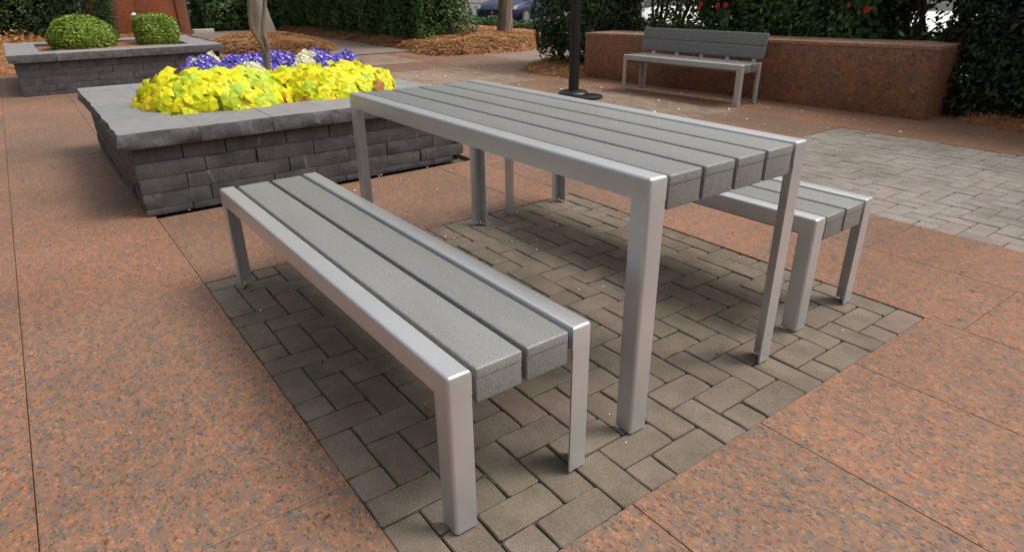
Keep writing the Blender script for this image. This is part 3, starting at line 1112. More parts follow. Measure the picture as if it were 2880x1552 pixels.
def leaves_mesh(name, C, Nrm, size, mat, jitter=0.7, aspect=0.5, fold=0.12, fm=None):
    """one folded, pointed leaf (six corners in two quads) per centre"""
    n = len(C)
    Nn = Nrm + rand_unit(n) * jitter
    Nn /= np.linalg.norm(Nn, axis=1)[:, None] + 1e-9
    T = np.cross(Nn, rand_unit(n))
    T /= np.linalg.norm(T, axis=1)[:, None] + 1e-9
    B = np.cross(Nn, T)
    s = (size * RNG.uniform(0.65, 1.3, n))[:, None]
    base = C - T * s * 0.5
    tip = C + T * s * 0.5
    m1 = C + B * s * aspect * 0.5 + Nn * s * fold - T * s * 0.06
    m2 = C - B * s * aspect * 0.5 + Nn * s * fold - T * s * 0.06
    V = np.stack([base, m1, tip, m2], 1).reshape(-1, 3)
    i = np.arange(n)[:, None] * 4
    F = np.concatenate([i, i + 1, i + 2, i, i + 2, i + 3], 1).reshape(-1, 3)
    return mesh_np(name, V, F, mat)


def box_foliage(x0, x1, y0, y1, z0, z1, n, shell=0.22, lump=0.16, seed=1, rnd=0.25, thin=None, open_faces=''):
    """points in the outer shell of a lumpy rounded box, with gaps; returns centres and outward normals"""
    lo, hi = np.array([x0, y0, z0]), np.array([x1, y1, z1])
    c, h = (lo + hi) / 2, (hi - lo) / 2
    areas = np.array([h[1] * h[2]] * 2 + [h[0] * h[2]] * 2 + [h[0] * h[1]] * 2)
    areas[4] *= 0.25
    face = RNG.choice(6, n, p=areas / areas.sum())
    P = RNG.uniform(-1, 1, (n, 3))
    Nn = np.zeros((n, 3))
    for f in range(6):
        k = face == f
        axi, sg = f // 2, (-1 if f % 2 == 0 else 1)
        P[k, axi] = sg
        Nn[k, axi] = sg
    Pw = P * h
    # round the box
    r = min(rnd, *(h * 0.95))
    inner = np.clip(Pw, -(h - r), h - r)
    dv = Pw - inner
    ln = np.linalg.norm(dv, axis=1)
    k = ln > 1e-6
    Nn[k] = dv[k] / ln[k][:, None]
    Pw = inner + Nn * r
    depth = RNG.uniform(0, 1, n) ** 1.6 * shell
    W = Pw + c
    bump = fbm3(W, 3.2, seed) * lump + fbm3(W, 8.0, seed + 5) * lump * 0.4
    W = W + Nn * (bump - depth)[:, None]
    keep = np.ones(n, bool)
    if thin is not None:
        keep &= RNG.uniform(0, 1, n) < thin(W)
    keep &= W[:, 2] > -0.02
    return W[keep], Nn[keep]


def dome_foliage(box, n, shell, lump, seed, power):
    x0, x1, y0, y1, z0, z1 = box
    D = rand_unit(n)
    D[:, 2] = np.abs(D[:, 2])
    h = np.array([(x1 - x0) / 2, (y1 - y0) / 2, z1 - z0])
    q = (np.abs(D) ** power).sum(1) ** (1 / power)
    P = D / q[:, None]
    Nn = np.sign(P) * np.abs(P) ** (power - 1) / h
    Nn /= np.linalg.norm(Nn, axis=1)[:, None]
    W = P * h * (1 - RNG.uniform(0, 1, n) ** 1.5 * shell)[:, None]
    W[:, 2] *= 1.0
    W += np.array([(x0 + x1) / 2, (y0 + y1) / 2, z0])
    W += Nn * (fbm3(W, 14, seed) * lump)[:, None]
    # tuck the foot in
    t = np.clip((W[:, 2] - z0) / (0.35 * (z1 - z0)), 0, 1)
    c = np.array([(x0 + x1) / 2, (y0 + y1) / 2])
    W[:, :2] = c + (W[:, :2] - c) * (0.86 + 0.14 * t)[:, None]
    return W, Nn


def hedge(name, label, cat, box, n, size, mat, stems=12, shell=0.25, lump=0.16, seed=1, thin=None, fill=0.5, group=None, rnd=0.25, aspect=0.5, jitter=0.75, stem_r=0.018, dome=0, core=0):
    x0, x1, y0, y1, z0, z1 = box
    root = empty(name, ((x0 + x1) / 2, (y0 + y1) / 2, 0))
    tag(root, label, cat, group)
    off = Vector(root.location)
    if dome:
        C, Nn = dome_foliage(box, n, shell, lump, seed, dome)
    else:
        C, Nn = box_foliage(x0, x1, y0, y1, z0, z1, n, shell, lump, seed, rnd, thin)
    k = 0 if dome else int(n * fill)
    if k:
        Ci = RNG.uniform((x0 + .12, y0 + .12, z0 + .05), (x1 - .12, y1 - .12, z1 - .1), (k, 3))
        if thin is not None:
            Ci = Ci[RNG.uniform(0, 1, k) < thin(Ci)]
        C = np.concatenate([C, Ci])
        Nn = np.concatenate([Nn, rand_unit(len(Ci))])
    C = C - np.array(off)
    o = obj_from_mesh('foliage', leaves_mesh('foliage', C, Nn, size, mat, jitter, aspect), root)
    o['kind'] = 'stuff'
    if core:
        m = 0.22
        Ci = RNG.uniform((x0 + m, y0 + m, z0 + .05), (x1 - m, y1 - m, z1 - .25), (core, 3))
        if thin is not None:
            Ci = Ci[thin(Ci) > 0.6]
        o = obj_from_mesh('inner_foliage', leaves_mesh('inner_foliage', Ci - np.array(off), rand_unit(len(Ci)), size * 3.2, mat, jitter, 0.8), root)
        o['kind'] = 'stuff'
    a = Acc()
    for s in range(stems):
        bx, by = random.uniform(x0 + .15, x1 - .15), random.uniform(y0 + .2, y1 - .2)
        for q in range(random.randint(1, 3)):
            p = Vector((bx, by, -0.03)) - off
            path, rad = [p], [stem_r]
            m = 6
            for i in range(1, m):
                p = p + Vector((random.uniform(-.12, .12), random.uniform(-.12, .12), (z1 - 0.1) / m))
                path.append(p)
                rad.append(stem_r * (1 - 0.13 * i))
            a.add(tube(path, rad, 6))
            for i in range(2, m):
                e = path[i] + Vector((random.uniform(-.35, .35), random.uniform(-.35, .35), random.uniform(.05, .3)))
                a.add(tube([path[i], (path[i] + e) / 2 + Vector((0, 0, .03)), e], [rad[i] * .6, rad[i] * .4, rad[i] * .15], 5))
    if stems:
        o = obj_from_mesh('stem', a.mesh('stem', M['stem'], True), root)
        o['kind'] = 'stuff'
    return root


# far left hedge
hedge('hedge', 'tall dark clipped hedge at the far left behind the planter', 'hedge', (-20.5, -17.9, -7.0, 0.62, 0.0, 3.2), 42000, 0.085, M['hedge'], 14, 0.35, 0.14, 3, None, 0.3, core=16000)
hedge('columnar_shrub', 'dark upright shrub between the left hedge and the red wall', 'shrub', (-17.35, -16.6, 0.60, 1.18, 0.0, 2.6), 9000, 0.05, M['hedge'], 4, 0.2, 0.07, 4, None, 0.3, core=1500)
hedge('hedge', 'dark green hedge right of the red granite wall, behind the crape trunk', 'hedge', (-22.0, -18.7, 3.55, 7.2, 0.0, 3.2), 17000, 0.085, M['hedge_bright'], 10, 0.35, 0.2, 5, None, 0.3, core=6000)
hedge('hedge', 'long dark green hedge in the middle between the two tree trunks', 'hedge', (-18.3, -9.65, 5.62, 7.0, 0.05, 2.6), 52000, 0.07, M['hedge_bright'], 30, 0.3, 0.2, 6, None, 0.3, core=18000)
# bush beside the lamp post
hedge('bush', 'loose glossy bush with bare stems below, left of the lamp post', 'bush', (-5.75, -4.25, 5.45, 6.9, 0.20, 2.5), 30000, 0.066, M['hedge'], 10, 0.5, 0.2, 8, lambda W: np.clip(1.05 + 0.9 * fbm3(W, 4.5, 21), 0.10, 1), 0.25, None, 0.4, 0.55, core=500)
# camellia hedge behind the granite wall
hedge('hedge', 'glossy hedge with a few red blossoms behind the low granite wall', 'hedge', (-4.2, 0.05, 6.02, 7.2, 0.35, 1.95), 42000, 0.066, M['hedge_bright'], 16, 0.5, 0.2, 9,
      lambda W: np.clip(0.95 + 0.9 * fbm3(W, 3.8, 33) - 1.7 * np.exp(-((W[:, 0] + 0.45) ** 2 / 0.10 + (W[:, 2] - 0.78) ** 2 / 0.08)) - 1.6 * np.exp(-((W[:, 0] + 3.75) ** 2 / 0.20 + (W[:, 2] - 0.88) ** 2 / 0.08)), 0.03, 1), 0.25, None, 0.3, 0.55, 0.75, 0.03, core=2600)
hedge('hedge', 'very dark dense hedge at the right end of the granite wall', 'hedge', (0.02, 5.2, 5.78, 7.6, 0.0, 2.3), 75000, 0.062, M['hedge_deep'], 14, 0.3, 0.12, 10, None, 0.35, core=12000)
hedge('low_hedge', 'low green hedge behind the rough tree trunk, in front of the blue car', 'hedge', (-15.5, -8.6, 10.0, 10.8, 0.0, 0.27), 13000, 0.07, M['hedge_bright'], 12, 0.2, 0.12, 12, None, 0.3)
# trim shrubs in the far planter
hedge('round_shrub', 'dome shaped light green clipped shrub in the far left planter', 'shrub', (-8.75, -7.85, -0.74, 0.12, 0.45, 0.86), 15000, 0.036, M['shrub'], 0, 0.45, 0.030, 15, None, 0, 'clipped shrubs in the far planter', dome=2.4)
hedge('box_shrub', 'squarer light green clipped shrub at the right in the far planter', 'shrub', (-8.70, -7.95, 0.33, 0.90, 0.45, 0.85), 12000, 0.036, M['shrub'], 0, 0.45, 0.032, 16, None, 0, 'clipped shrubs in the far planter', dome=4.5)

# camellia blossoms on the hedge behind the wall
for (x, z, sc, lb) in ((-2.80, 0.93, 0.8, 'leftmost small red blossom in the hedge above the bench back'), (-2.55, 0.92, 0.7, 'left one of two neighbouring red blossoms above the bench back'),
                       (-2.43, 0.925, 0.75, 'right one of two neighbouring red blossoms above the bench back'), (-0.93, 0.95, 0.5, 'tiny red blossom in the hedge right of the bench'), (-0.73, 0.91, 0.8, 'bright red blossom in the hedge over the wall cap')):
    a = Acc()
    for k in range(9):
        w = k * 2.4
        r = 0.012 + 0.003 * k
        cx, cz = r * math.cos(w), r * math.sin(w)
        V = [(cx + 0.02 * math.cos(t) * 1.0, -0.012 - 0.002 * k + 0.006 * math.cos(2 * t), cz + 0.02 * math.sin(t)) for t in [q * math.pi / 3 for q in range(6)]]
        a.add((V, [tuple(range(6))]))
    o = obj_from_mesh('camellia_blossom', a.mesh('camellia_blossom', M['camellia']))
    o.location = (x, 5.90, z)
    o.scale = (sc, sc, sc)
    tag(o, lb, 'flower', 'red blossoms in the hedge')


# ------------------------------------------------------------------ mulch beds of pine straw
def inside(px, py, poly):
    r = np.zeros(len(px), bool)
    n = len(poly)
    for i in range(n):
        x0, y0 = poly[i]
        x1, y1 = poly[(i + 1) % n]
        c = ((y0 > py) != (y1 > py)) & (px < (x1 - x0) * (py - y0) / (y1 - y0 + 1e-12) + x0)
        r ^= c
    return r


def edge_dist(px, py, poly):
    d = np.full(len(px), 1e9)
    n = len(poly)
    for i in range(n):
        a, b = np.array(poly[i]), np.array(poly[(i + 1) % n])
        ab = b - a
        t = np.clip(((px - a[0]) * ab[0] + (py - a[1]) * ab[1]) / (ab @ ab), 0, 1)
        d = np.minimum(d, np.hypot(px - a[0] - t * ab[0], py - a[1] - t * ab[1]))
    return d


def smooth_poly(poly, it=2):
    for _ in range(it):
        q = []
        for i in range(len(poly)):
            a, b = poly[i], poly[(i + 1) % len(poly)]
            q += [(a[0] * .75 + b[0] * .25, a[1] * .75 + b[1] * .25), (a[0] * .25 + b[0] * .75, a[1] * .25 + b[1] * .75)]
        poly = q
    return poly


def straw_bed(label, poly, height, res, nn, nlen=0.18, nw=0.006, seed=1):
    poly = smooth_poly(poly)
    P = np.array(poly)
    x0, y0 = P.min(0) - 0.1
    x1, y1 = P.max(0) + 0.1
    nx, ny = int((x1 - x0) / res) + 1, int((y1 - y0) / res) + 1

    def hgt(px, py):
        e = edge_dist(px, py, poly) * np.where(inside(px, py, poly), 1, -1)
        Q = np.stack([px, py, np.zeros_like(px)], 1)
        e = e + 0.05 * fbm3(Q, 9, seed)
        return np.where(e > 0, height * (1 - np.exp(-np.maximum(e, 0) / 0.35)) + 0.02 * fbm3(Q, 7, seed + 3) + 0.012, -0.06 + 0.0 * e)
    gx, gy = np.meshgrid(np.linspace(x0, x1, nx), np.linspace(y0, y1, ny))
    h = hgt(gx.ravel(), gy.ravel())
    V = np.stack([gx.ravel(), gy.ravel(), h], 1)
    i, j = np.meshgrid(np.arange(nx - 1), np.arange(ny - 1))
    a = (j * nx + i).ravel()
    F = np.stack([a, a + 1, a + 1 + nx, a + nx], 1)
    keep = (h[F] > -0.05).any(1)
    root = obj_from_mesh('pine_straw_bed', mesh_np('pine_straw_bed', V, F[keep], M['straw'], True))
    tag(root, label, kind='structure')
    # loose needles
    C = RNG.uniform((x0, y0), (x1, y1), (nn * 2, 2))
    hz = hgt(C[:, 0], C[:, 1])
    k = hz > -0.02
    C, hz = C[k][:nn], hz[k][:nn]
    n = len(C)
    ang = RNG.uniform(0, 6.283, n)
    ln = nlen * RNG.uniform(0.5, 1.3, n)
    d = np.stack([np.cos(ang), np.sin(ang)], 1) * ln[:, None] / 2
    s = np.stack([-np.sin(ang), np.cos(ang)], 1) * nw / 2
    bend = RNG.uniform(-1, 1, n)[:, None] * s / (nw / 2) * 0.03
    up = RNG.uniform(0.0, 0.035, (n, 3))
    zz = hz[:, None] + 0.004 + up
    pts = []
    for q, (m, zc) in enumerate(((-d, 0), (bend, 1), (d, 2))):
        for sg in (-1, 1):
            xy = C + m + sg * s
            pts.append(np.concatenate([xy, zz[:, zc:zc + 1]], 1))
    V = np.stack(pts, 1).reshape(-1, 3)
    b = np.arange(n)[:, None] * 6
    F = np.concatenate([b, b + 1, b + 3, b + 2, b + 2, b + 3, b + 5, b + 4], 1).reshape(-1, 4)
    o = obj_from_mesh('pine_needles', mesh_np('pine_needles', V, F, M['needle']), root)
    o['kind'] = 'stuff'
    return root


straw_bed('rust brown pine straw around the pale tree trunk', [(-11.6, 2.1), (-10.7, 2.45), (-10.1, 3.05), (-10.2, 4.2), (-12.4, 4.75), (-14.6, 5.0), (-16.6, 3.8), (-14.5, 2.7)], 0.16, 0.10, 9000, 0.26, 0.014, 3)
straw_bed('pine straw bed around the rough tree trunk and the long hedge', [(-20.5, 5.35), (-9.6, 5.35), (-8.25, 4.95), (-7.75, 5.6), (-7.7, 7.4), (-8.4, 9.7), (-20.5, 9.7)], 0.20, 0.13, 22000, 0.26, 0.013, 4)
straw_bed('small pine straw bed at the foot of the bush by the lamp', [(-6.05, 5.9), (-5.65, 5.15), (-4.9, 4.78), (-3.95, 4.95), (-4.0, 5.25), (-4.16, 5.9), (-4.2, 8.6), (-6.1, 8.6)], 0.10, 0.07, 4500, 0.18, 0.006, 5)
straw_bed('dark pine straw under the hedge at the right edge', [(0.24, 5.62), (1.0, 5.38), (2.6, 5.1), (5.4, 5.0), (5.4, 8.2), (0.24, 8.2)], 0.07, 0.08, 4500, 0.16, 0.006, 6)
straw_bed('pine straw behind the granite wall', [(-4.2, 5.88), (0.2, 6.05), (0.2, 8.2), (-4.2, 8.2)], 0.08, 0.12, 1500, 0.16, 0.006, 7)
straw_bed('tan pine straw at the far left around the red wall', [(-9.75, -1.35), (-9.75, -7), (-22, -7), (-22, 3.2), (-17.4, 3.15), (-15.2, 1.6), (-12.4, 1.0), (-10.4, -0.8)], 0.10, 0.16, 9000, 0.25, 0.012, 8)

# walkway and kerb behind the far planter
sheet('walkway', -24, -9.2, 2.9, 5.35, 0.012, M['path'])
kb = obj_from_mesh('kerb', bevel_box('kerb', -18.6, -18.42, 3.18, 3.75, -0.05, 0.12, 0.015, M['concrete']))
tag(kb, 'short pale kerb at the foot of the hedge by the red wall', kind='structure')
kb = obj_from_mesh('kerb', bevel_box('kerb', -16, -7.0, 9.78, 9.92, -0.3, 0.10, 0.015, M['concrete']))
tag(kb, 'long pale kerb between pine straw and low hedge', kind='structure')
kb = obj_from_mesh('kerb', bevel_box('kerb', -60, 10, 31.0, 31.2, -0.25, -0.08, 0.02, M['concrete']))
tag(kb, 'pale kerb on the far side of the car park', kind='structure')

sheet('walkway', -8.6, -4.0, 5.0, 9.77, -0.006, M['path'])

# dry leaves heaped on the left bed
acc = Acc()
for k in range(420):
    px, py = random.gauss(-16.4, 0.7), random.gauss(-1.0, 0.45)
    z = 0.12 + abs(random.gauss(0, 0.10)) * max(0, 1 - abs(py + 1.0))
    s = random.uniform(0.05, 0.11)
    R = Matrix.Rotation(random.uniform(0, 6.28), 3, 'Z') @ Matrix.Rotation(random.uniform(-1.1, 1.1), 3, 'X')
    V = [Vector((px, py, z)) + R @ Vector(p) * s for p in ((-0.5, 0, 0), (-0.1, 0.35, 0.12), (0.55, 0.05, 0), (-0.1, -0.35, 0.1))]
    acc.add((V, [(0, 1, 2, 3)]))
dl = obj_from_mesh('dry_leaves', acc.mesh('dry_leaves', M['needle']))
tag(dl, 'heap of dry orange leaves at the left edge before the dark hedge', kind='stuff')


# ------------------------------------------------------------------ trees
def tree_part(name, path, rad, seg, mat, parent, wob=0.0, ridge=0.0):
    V, F = tube(path, rad, seg)
    if wob or ridge:
        W = []
        n = len(path)
        for i, v in enumerate(V):
            c = Vector(path[min(i // seg, n - 1)])
            k = i % seg
            f = 1 + wob * noise.noise(Vector(v) * 3.0) + ridge * noise.noise(Vector((k * 1.9, v.z * 0.7, 4.0)))
            W.append(c + (Vector(v) - c) * f)
        V = W
    return obj_from_mesh(name, mesh_py(name, V, F, mat, 60), parent)


def spline(pts, n):
    """Catmull-Rom through (x,y,z,r)"""
    out = []
    P = [pts[0]] + list(pts) + [pts[-1]]
    for i in range(1, len(P) - 2):
        for k in range(n):
            t = k / n
            out.append(tuple(0.5 * (2 * P[i][d] + (P[i + 1][d] - P[i - 1][d]) * t + (2 * P[i - 1][d] - 5 * P[i][d] + 4 * P[i + 1][d] - P[i + 2][d]) * t * t
                                    + (3 * P[i][d] - P[i - 1][d] - 3 * P[i + 1][d] + P[i + 2][d]) * t ** 3) for d in range(4)))
    out.append(tuple(pts[-1]))
    return [o[:3] for o in out], [o[3] for o in out]


def limb(name, pts, mat, parent, seg=12, n=6, wob=0.08, ridge=0.0):
    path, rad = spline(pts, n)
    return tree_part(name, path, rad, seg, mat, parent, wob, ridge)


tr = empty('young_tree', (-2.34, 0.385, 0.44))
tag(tr, 'slim forked tree trunk rising from the flowers in the front planter', 'tree')
limb('trunk', [(-0.026, -0.033, -0.02, 0.036), (-0.022, -0.029, 0.08, 0.026), (-0.020, -0.027, 0.138, 0.0235), (-0.016, -0.022, 0.194, 0.0235), (-0.013, -0.017, 0.257, 0.027), (-0.011, -0.015, 0.300, 0.026)], M['crape'], tr, 14, 6, 0.10)
limb('limb', [(-0.013, -0.018, 0.265, 0.020), (-0.016, -0.022, 0.300, 0.0205), (-0.022, -0.030, 0.349, 0.020), (-0.036, -0.050, 0.406, 0.0205), (-0.052, -0.070, 0.463, 0.021), (-0.052, -0.072, 0.540, 0.0185), (-0.046, -0.062, 0.658, 0.0175), (-0.033, -0.045, 0.796, 0.0165), (0.0, -0.08, 1.2, 0.014), (0.06, -0.20, 1.7, 0.010), (0.15, -0.30, 2.4, 0.005)], M['crape'], tr, 12, 6, 0.10)
limb('limb', [(-0.010, -0.013, 0.262, 0.018), (-0.006, -0.008, 0.300, 0.0175), (-0.001, -0.001, 0.339, 0.0165), (-0.003, -0.004, 0.389, 0.0160), (-0.010, -0.013, 0.435, 0.0155), (-0.001, -0.001, 0.515, 0.0150), (0.013, 0.018, 0.610, 0.0150), (0.035, 0.048, 0.795, 0.0145), (0.02, 0.10, 1.2, 0.012), (-0.1, 0.2, 1.9, 0.007)], M['crape'], tr, 12, 6, 0.10)
a = Acc()
for k in range(26):
    b0 = Vector((random.uniform(-.1, .1), random.uniform(-.3, .1), random.uniform(1.3, 2.1)))
    b1 = b0 + Vector((random.uniform(-.6, .6), random.uniform(-.6, .6), random.uniform(.3, .9)))
    a.add(tube([b0, (b0 + b1) / 2 + Vector((0, 0, .06)), b1], [0.008, 0.005, 0.002], 5))
obj_from_mesh('crown', a.mesh('crown', M['crape']), tr)


def big_tree(name, loc, label, pts, mat, seg, crown_h, wob, ridge):
    t = empty(name, loc)
    tag(t, label, 'tree')
    limb('trunk', pts, mat, t, seg, 8, wob, ridge)
    top = Vector(pts[-1][:3])
    a = Acc()
    for k in range(7):
        w = k * 0.9 + 0.3
        e = top + Vector((math.cos(w) * 2.4, math.sin(w) * 2.4, random.uniform(1.2, 2.6)))
        a.add(tube([top - Vector((0, 0, .3)), (top + e) / 2 + Vector((0, 0, .3)), e], [pts[-1][3] * .7, pts[-1][3] * .4, 0.03], 7))
    obj_from_mesh('limb', a.mesh('limb', mat, True), t)
    a = Acc()
    for k in range(150):
        d = Vector((random.gauss(0, 1), random.gauss(0, 1), random.gauss(0.3, 0.7))).normalized()
        b0 = top + Vector((0, 0, 1.2)) + Vector((d.x * 1.9, d.y * 1.9, d.z * 1.0)) * random.uniform(0.2, 1.0)
        b1 = b0 + (d + Vector((0, 0, 0.5))) * random.uniform(0.6, 1.5)
        a.add(tube([b0, (b0 + b1) / 2 + Vector((random.uniform(-.1, .1), random.uniform(-.1, .1), .08)), b1], [0.028, 0.016, 0.005], 5))
    o = obj_from_mesh('crown', a.mesh('crown', mat, True), t)
    o['kind'] = 'stuff'
    return t


big_tree('smooth_tree', (-15.42, 4.28, 0.06), 'thick smooth pale trunk flaring at its foot in the pine straw', [(0, 0, -0.1, 0.33), (0, 0, 0.12, 0.285), (-.01, -.02, 0.45, 0.225), (-.03, -.06, 1.0, 0.185), (-.05, -.1, 1.8, 0.17), (0, -.1, 3.6, 0.15), (0.1, 0, 5.6, 0.12)], M['pale_bark'], 28, 5, 0.04, 0.0)
big_tree('rough_tree', (-9.72, 7.88, 0.10), 'rough barked brown tree trunk standing in pine straw before the blue car', [(0, 0, -0.1, 0.235), (0, 0, 0.10, 0.195), (0.01, 0.01, 0.3, 0.168), (0.02, 0.02, 0.7, 0.152), (0.02, 0.03, 1.4, 0.148), (0, 0, 3.2, 0.13), (0.1, 0.1, 5.4, 0.10)], M['rough_bark'], 40, 5, 0.05, 0.09)

# ------------------------------------------------------------------ yellow leaved plants
leaf_variants = []
for v in range(6):
    rnd = random.Random(100 + v)
    lobes = 7
    V = [(0.0, 0.0, 0.0)]
    ring = []
    nA = 28
    for k in range(nA):
        w = -math.pi + 2 * math.pi * (k + 0.5) / nA
        lob = 0.5 + 0.5 * math.cos(w * 3.5 * 2 / 2)
        rad = 0.46 + 0.10 * abs(math.cos(w * 3.5)) ** 0.6 + rnd.uniform(-0.03, 0.03)
        rad *= 1.0 + 0.10 * math.cos(w)
        if abs(w) > 2.75:
            rad *= 0.42
        ring.append((w, rad))
    for f, cup in ((0.5, 0.5), (1.0, 1.0)):
        for w, rad in ring:
            x, y = math.sin(w) * rad * f, math.cos(w) * rad * f
            z = -0.15 * (f * rad) ** 2 * 2.0 + 0.05 * f * math.sin(w * 5 + v) + (0.03 * math.cos(w * 7) * f) + rnd.uniform(-.012, .012)
            V.append((x, y, z))
    F = [(0, 1 + (k + 1) % nA, 1 + k) for k in range(nA)]
    F += [(1 + k, 1 + (k + 1) % nA, 1 + nA + (k + 1) % nA, 1 + nA + k) for k in range(nA)]
    leaf_variants.append(mesh_py('leaf', V, F, M['yellow_leaf'], True))
dead_variants = []
for me in leaf_variants[:2]:
    m2 = me.copy()
    m2.materials[0] = M['dead_leaf']
    dead_variants.append(m2)


def leaf_clump(label, c, rx, ry, h, n, seed):
    rnd = random.Random(seed)
    root = empty('yellow_leaf_plant', (c[0], c[1], 0.44))
    tag(root, label, 'plant', 'yellow leaved plants in the front planter')
    st = Acc()
    placed = 0
    while placed < n:
        az = rnd.uniform(0, 2 * math.pi)
        skirt = placed % 5 < 2
        if skirt and rnd.random() < 0.6:
            az = rnd.gauss(-0.3, 0.9)
        t = rnd.uniform(0.86, 1.10) if skirt else rnd.random() ** 0.55
        px, py = rx * t * math.cos(az), ry * t * math.sin(az)
        lump = 1 + 0.25 * noise.noise(Vector((px * 5 + seed, py * 5, 1.0)))
        hz = h * math.sqrt(max(0.0, 1 - min(t, 1) ** 3.0)) * lump
        layer = rnd.random()
        pz = 0.065 + hz * (1 - 0.25 * layer ** 2)
        if skirt:
            pz = 0.035 + h * 0.55 * rnd.random() ** 1.3
            px *= 1 - 0.18 * (pz / h)
            py *= 1 - 0.18 * (pz / h)
        grad = Vector((px / rx ** 2, py / ry ** 2, 0))
        nrm = (Vector((px / rx, py / ry, 0)) * (0.35 + 0.9 * t ** 2) + Vector((0.30, -0.05, 0.75)) + Vector((rnd.gauss(0, .26), rnd.gauss(0, .26), rnd.gauss(0, .14)))).normalized()
        down = Vector((px / rx, py / ry, -0.5)) + Vector((rnd.gauss(0, .5), rnd.gauss(0, .5), rnd.gauss(0, .2)))
        y = (down - nrm * down.dot(nrm)).normalized()
        x = y.cross(nrm)
        s = rnd.uniform(0.080, 0.140) * (0.92 if t > 0.9 else 1)
        R = Matrix((x, y, nrm)).transposed().to_4x4()
        if pz < 0.0:
            continue
        front = px > rx * 0.6 and pz < 0.12
        me = rnd.choice(dead_variants) if (front and rnd.random() < 0.05) else rnd.choice(leaf_variants)
        o = obj_from_mesh('leaf', me, root)
        o.matrix_local = Matrix.Translation((px, py, pz)) @ R @ Matrix.Diagonal((s, s, s, 1))
        placed += 1
        if placed % 3 == 0:
            st.add(tube([(px * .25, py * .25, 0.0), (px * .6, py * .6, pz * .6), (px, py, pz - 0.006)], [0.004, 0.0035, 0.0025], 5))
    n2 = 420
    D = rand_unit(n2)
    D[:, 2] = np.abs(D[:, 2])
    Cc = D * np.array([rx * 0.95, ry * 0.95, h + 0.03]) * RNG.uniform(0.5, 0.97, n2)[:, None] + np.array([0, 0, 0.02])
    o = obj_from_mesh('lower_leaves', leaves_mesh('lower_leaves', Cc, D, 0.085, M['lower_leaf'], 0.6, 0.8), root)
    o['kind'] = 'stuff'
    obj_from_mesh('stalk', st.mesh('stalk', M['petiole']), root)
    return root


leaf_clump('bright yellow leafy clump left of the slim tree trunk in the planter', (-2.08, -0.08), 0.51, 0.50, 0.145, 298, 5)
leaf_clump('bright yellow leafy clump right of the slim tree trunk in the planter', (-2.06, 0.70), 0.50, 0.50, 0.128, 298, 9)


# ------------------------------------------------------------------ pansies
def pansy_plant(px, py, h, r, white, nfl, label, seed):
    rnd = random.Random(seed)
    root = empty('pansy_plant', (px, py, 0.44))
    tag(root, label, 'flowers', 'white pansies in the front planter' if white else 'violet pansies in the front planter')
    n = 380
    D = rand_unit(n)
    D[:, 2] = np.abs(D[:, 2])
    C = D * np.array([r, r, h]) * RNG.uniform(0.45, 1.0, n)[:, None]
    C[:, 2] += 0.01
    o = obj_from_mesh('foliage', leaves_mesh('foliage', C, D, 0.042, M['pansy_leaf'], 0.6, 0.6), root)
    o['kind'] = 'stuff'
    a = Acc()
    for k in range(nfl):
        az = rnd.uniform(0, 6.283)
        t = rnd.random() ** 0.6
        d = Vector((math.cos(az) * t, math.sin(az) * t, 0))
        p = Vector((d.x * r, d.y * r, h * math.sqrt(max(0, 1 - t * t * 0.8)) + 0.02 + rnd.uniform(-.02, .03)))
        nrm = (d * 0.6 + Vector((0.75, -0.25, 0.65)) + Vector((rnd.gauss(0, .3), rnd.gauss(0, .3), rnd.gauss(0, .2)))).normalized()
        x = nrm.cross(Vector((0, 0, 1))).normalized()
        y = x.cross(nrm) * -1
        y = nrm.cross(x)
        s = rnd.uniform(0.024, 0.033)

        def W(u, v, w):
            return p + (x * u + y * v) * s + nrm * (w * s)
        # two upper, two side, one lower petal
        for (cu, cv, ru, rv, lift) in ((-.45, .62, .62, .58, -.1), (.45, .62, .62, .58, -.1), (-.68, -.08, .55, .48, 0.05), (.68, -.08, .55, .48, 0.05), (0, -.62, .72, .55, .15)):
            V = [W(cu * .4, cv * .4, .05)] + [W(cu + ru * math.cos(q), cv + rv * math.sin(q), lift + 0.18 * math.cos(3 * q)) for q in [i * math.pi / 3 for i in range(6)]]
            a.add((V[1:], [tuple(range(6))]), 0)
        V = [W(0.24 * math.cos(q), -0.12 + 0.24 * math.sin(q), 0.42) for q in [i * math.pi / 2.5 for i in range(5)]]
        a.add((V, [tuple(range(5))]), 1)
    o = obj_from_mesh('blossoms', a.mesh('blossoms', [M['white_petal'] if white else M['violet'], M['eye'] if white else M['lilac_eye']]), root)
    o['kind'] = 'stuff'
    return root


violet = [(-3.10, 0.06), (-2.84, 0.04), (-2.62, 0.16), (-3.08, 0.34), (-2.82, 0.42), (-3.05, 0.66), (-2.72, 0.62), (-3.00, 0.98), (-2.70, 0.92), (-2.46, 0.84), (-2.55, 1.06), (-2.56, 0.38)]
vl = ['violet pansies at the left end of the flower row', 'violet pansies behind the left yellow clump, beside white ones', 'violet pansies in front of the middle of the row, left of the trunk',
      'violet pansies directly behind the slim trunk', 'violet pansies just left of the slim trunk', 'violet pansies at the back, right of the trunk', 'violet pansies just right of the trunk',
      'violet pansies forming the highest tuft at the back right', 'violet pansies behind the right white tuft', 'violet pansies in front of the right white tuft', 'violet pansies at the right end of the row', 'low violet pansies at the foot of the trunk']
for k, ((x, y), lb) in enumerate(zip(violet, vl)):
    pansy_plant(x, y, 0.195 if k not in (2, 11) else 0.155, 0.17, False, 50, lb, 300 + k)
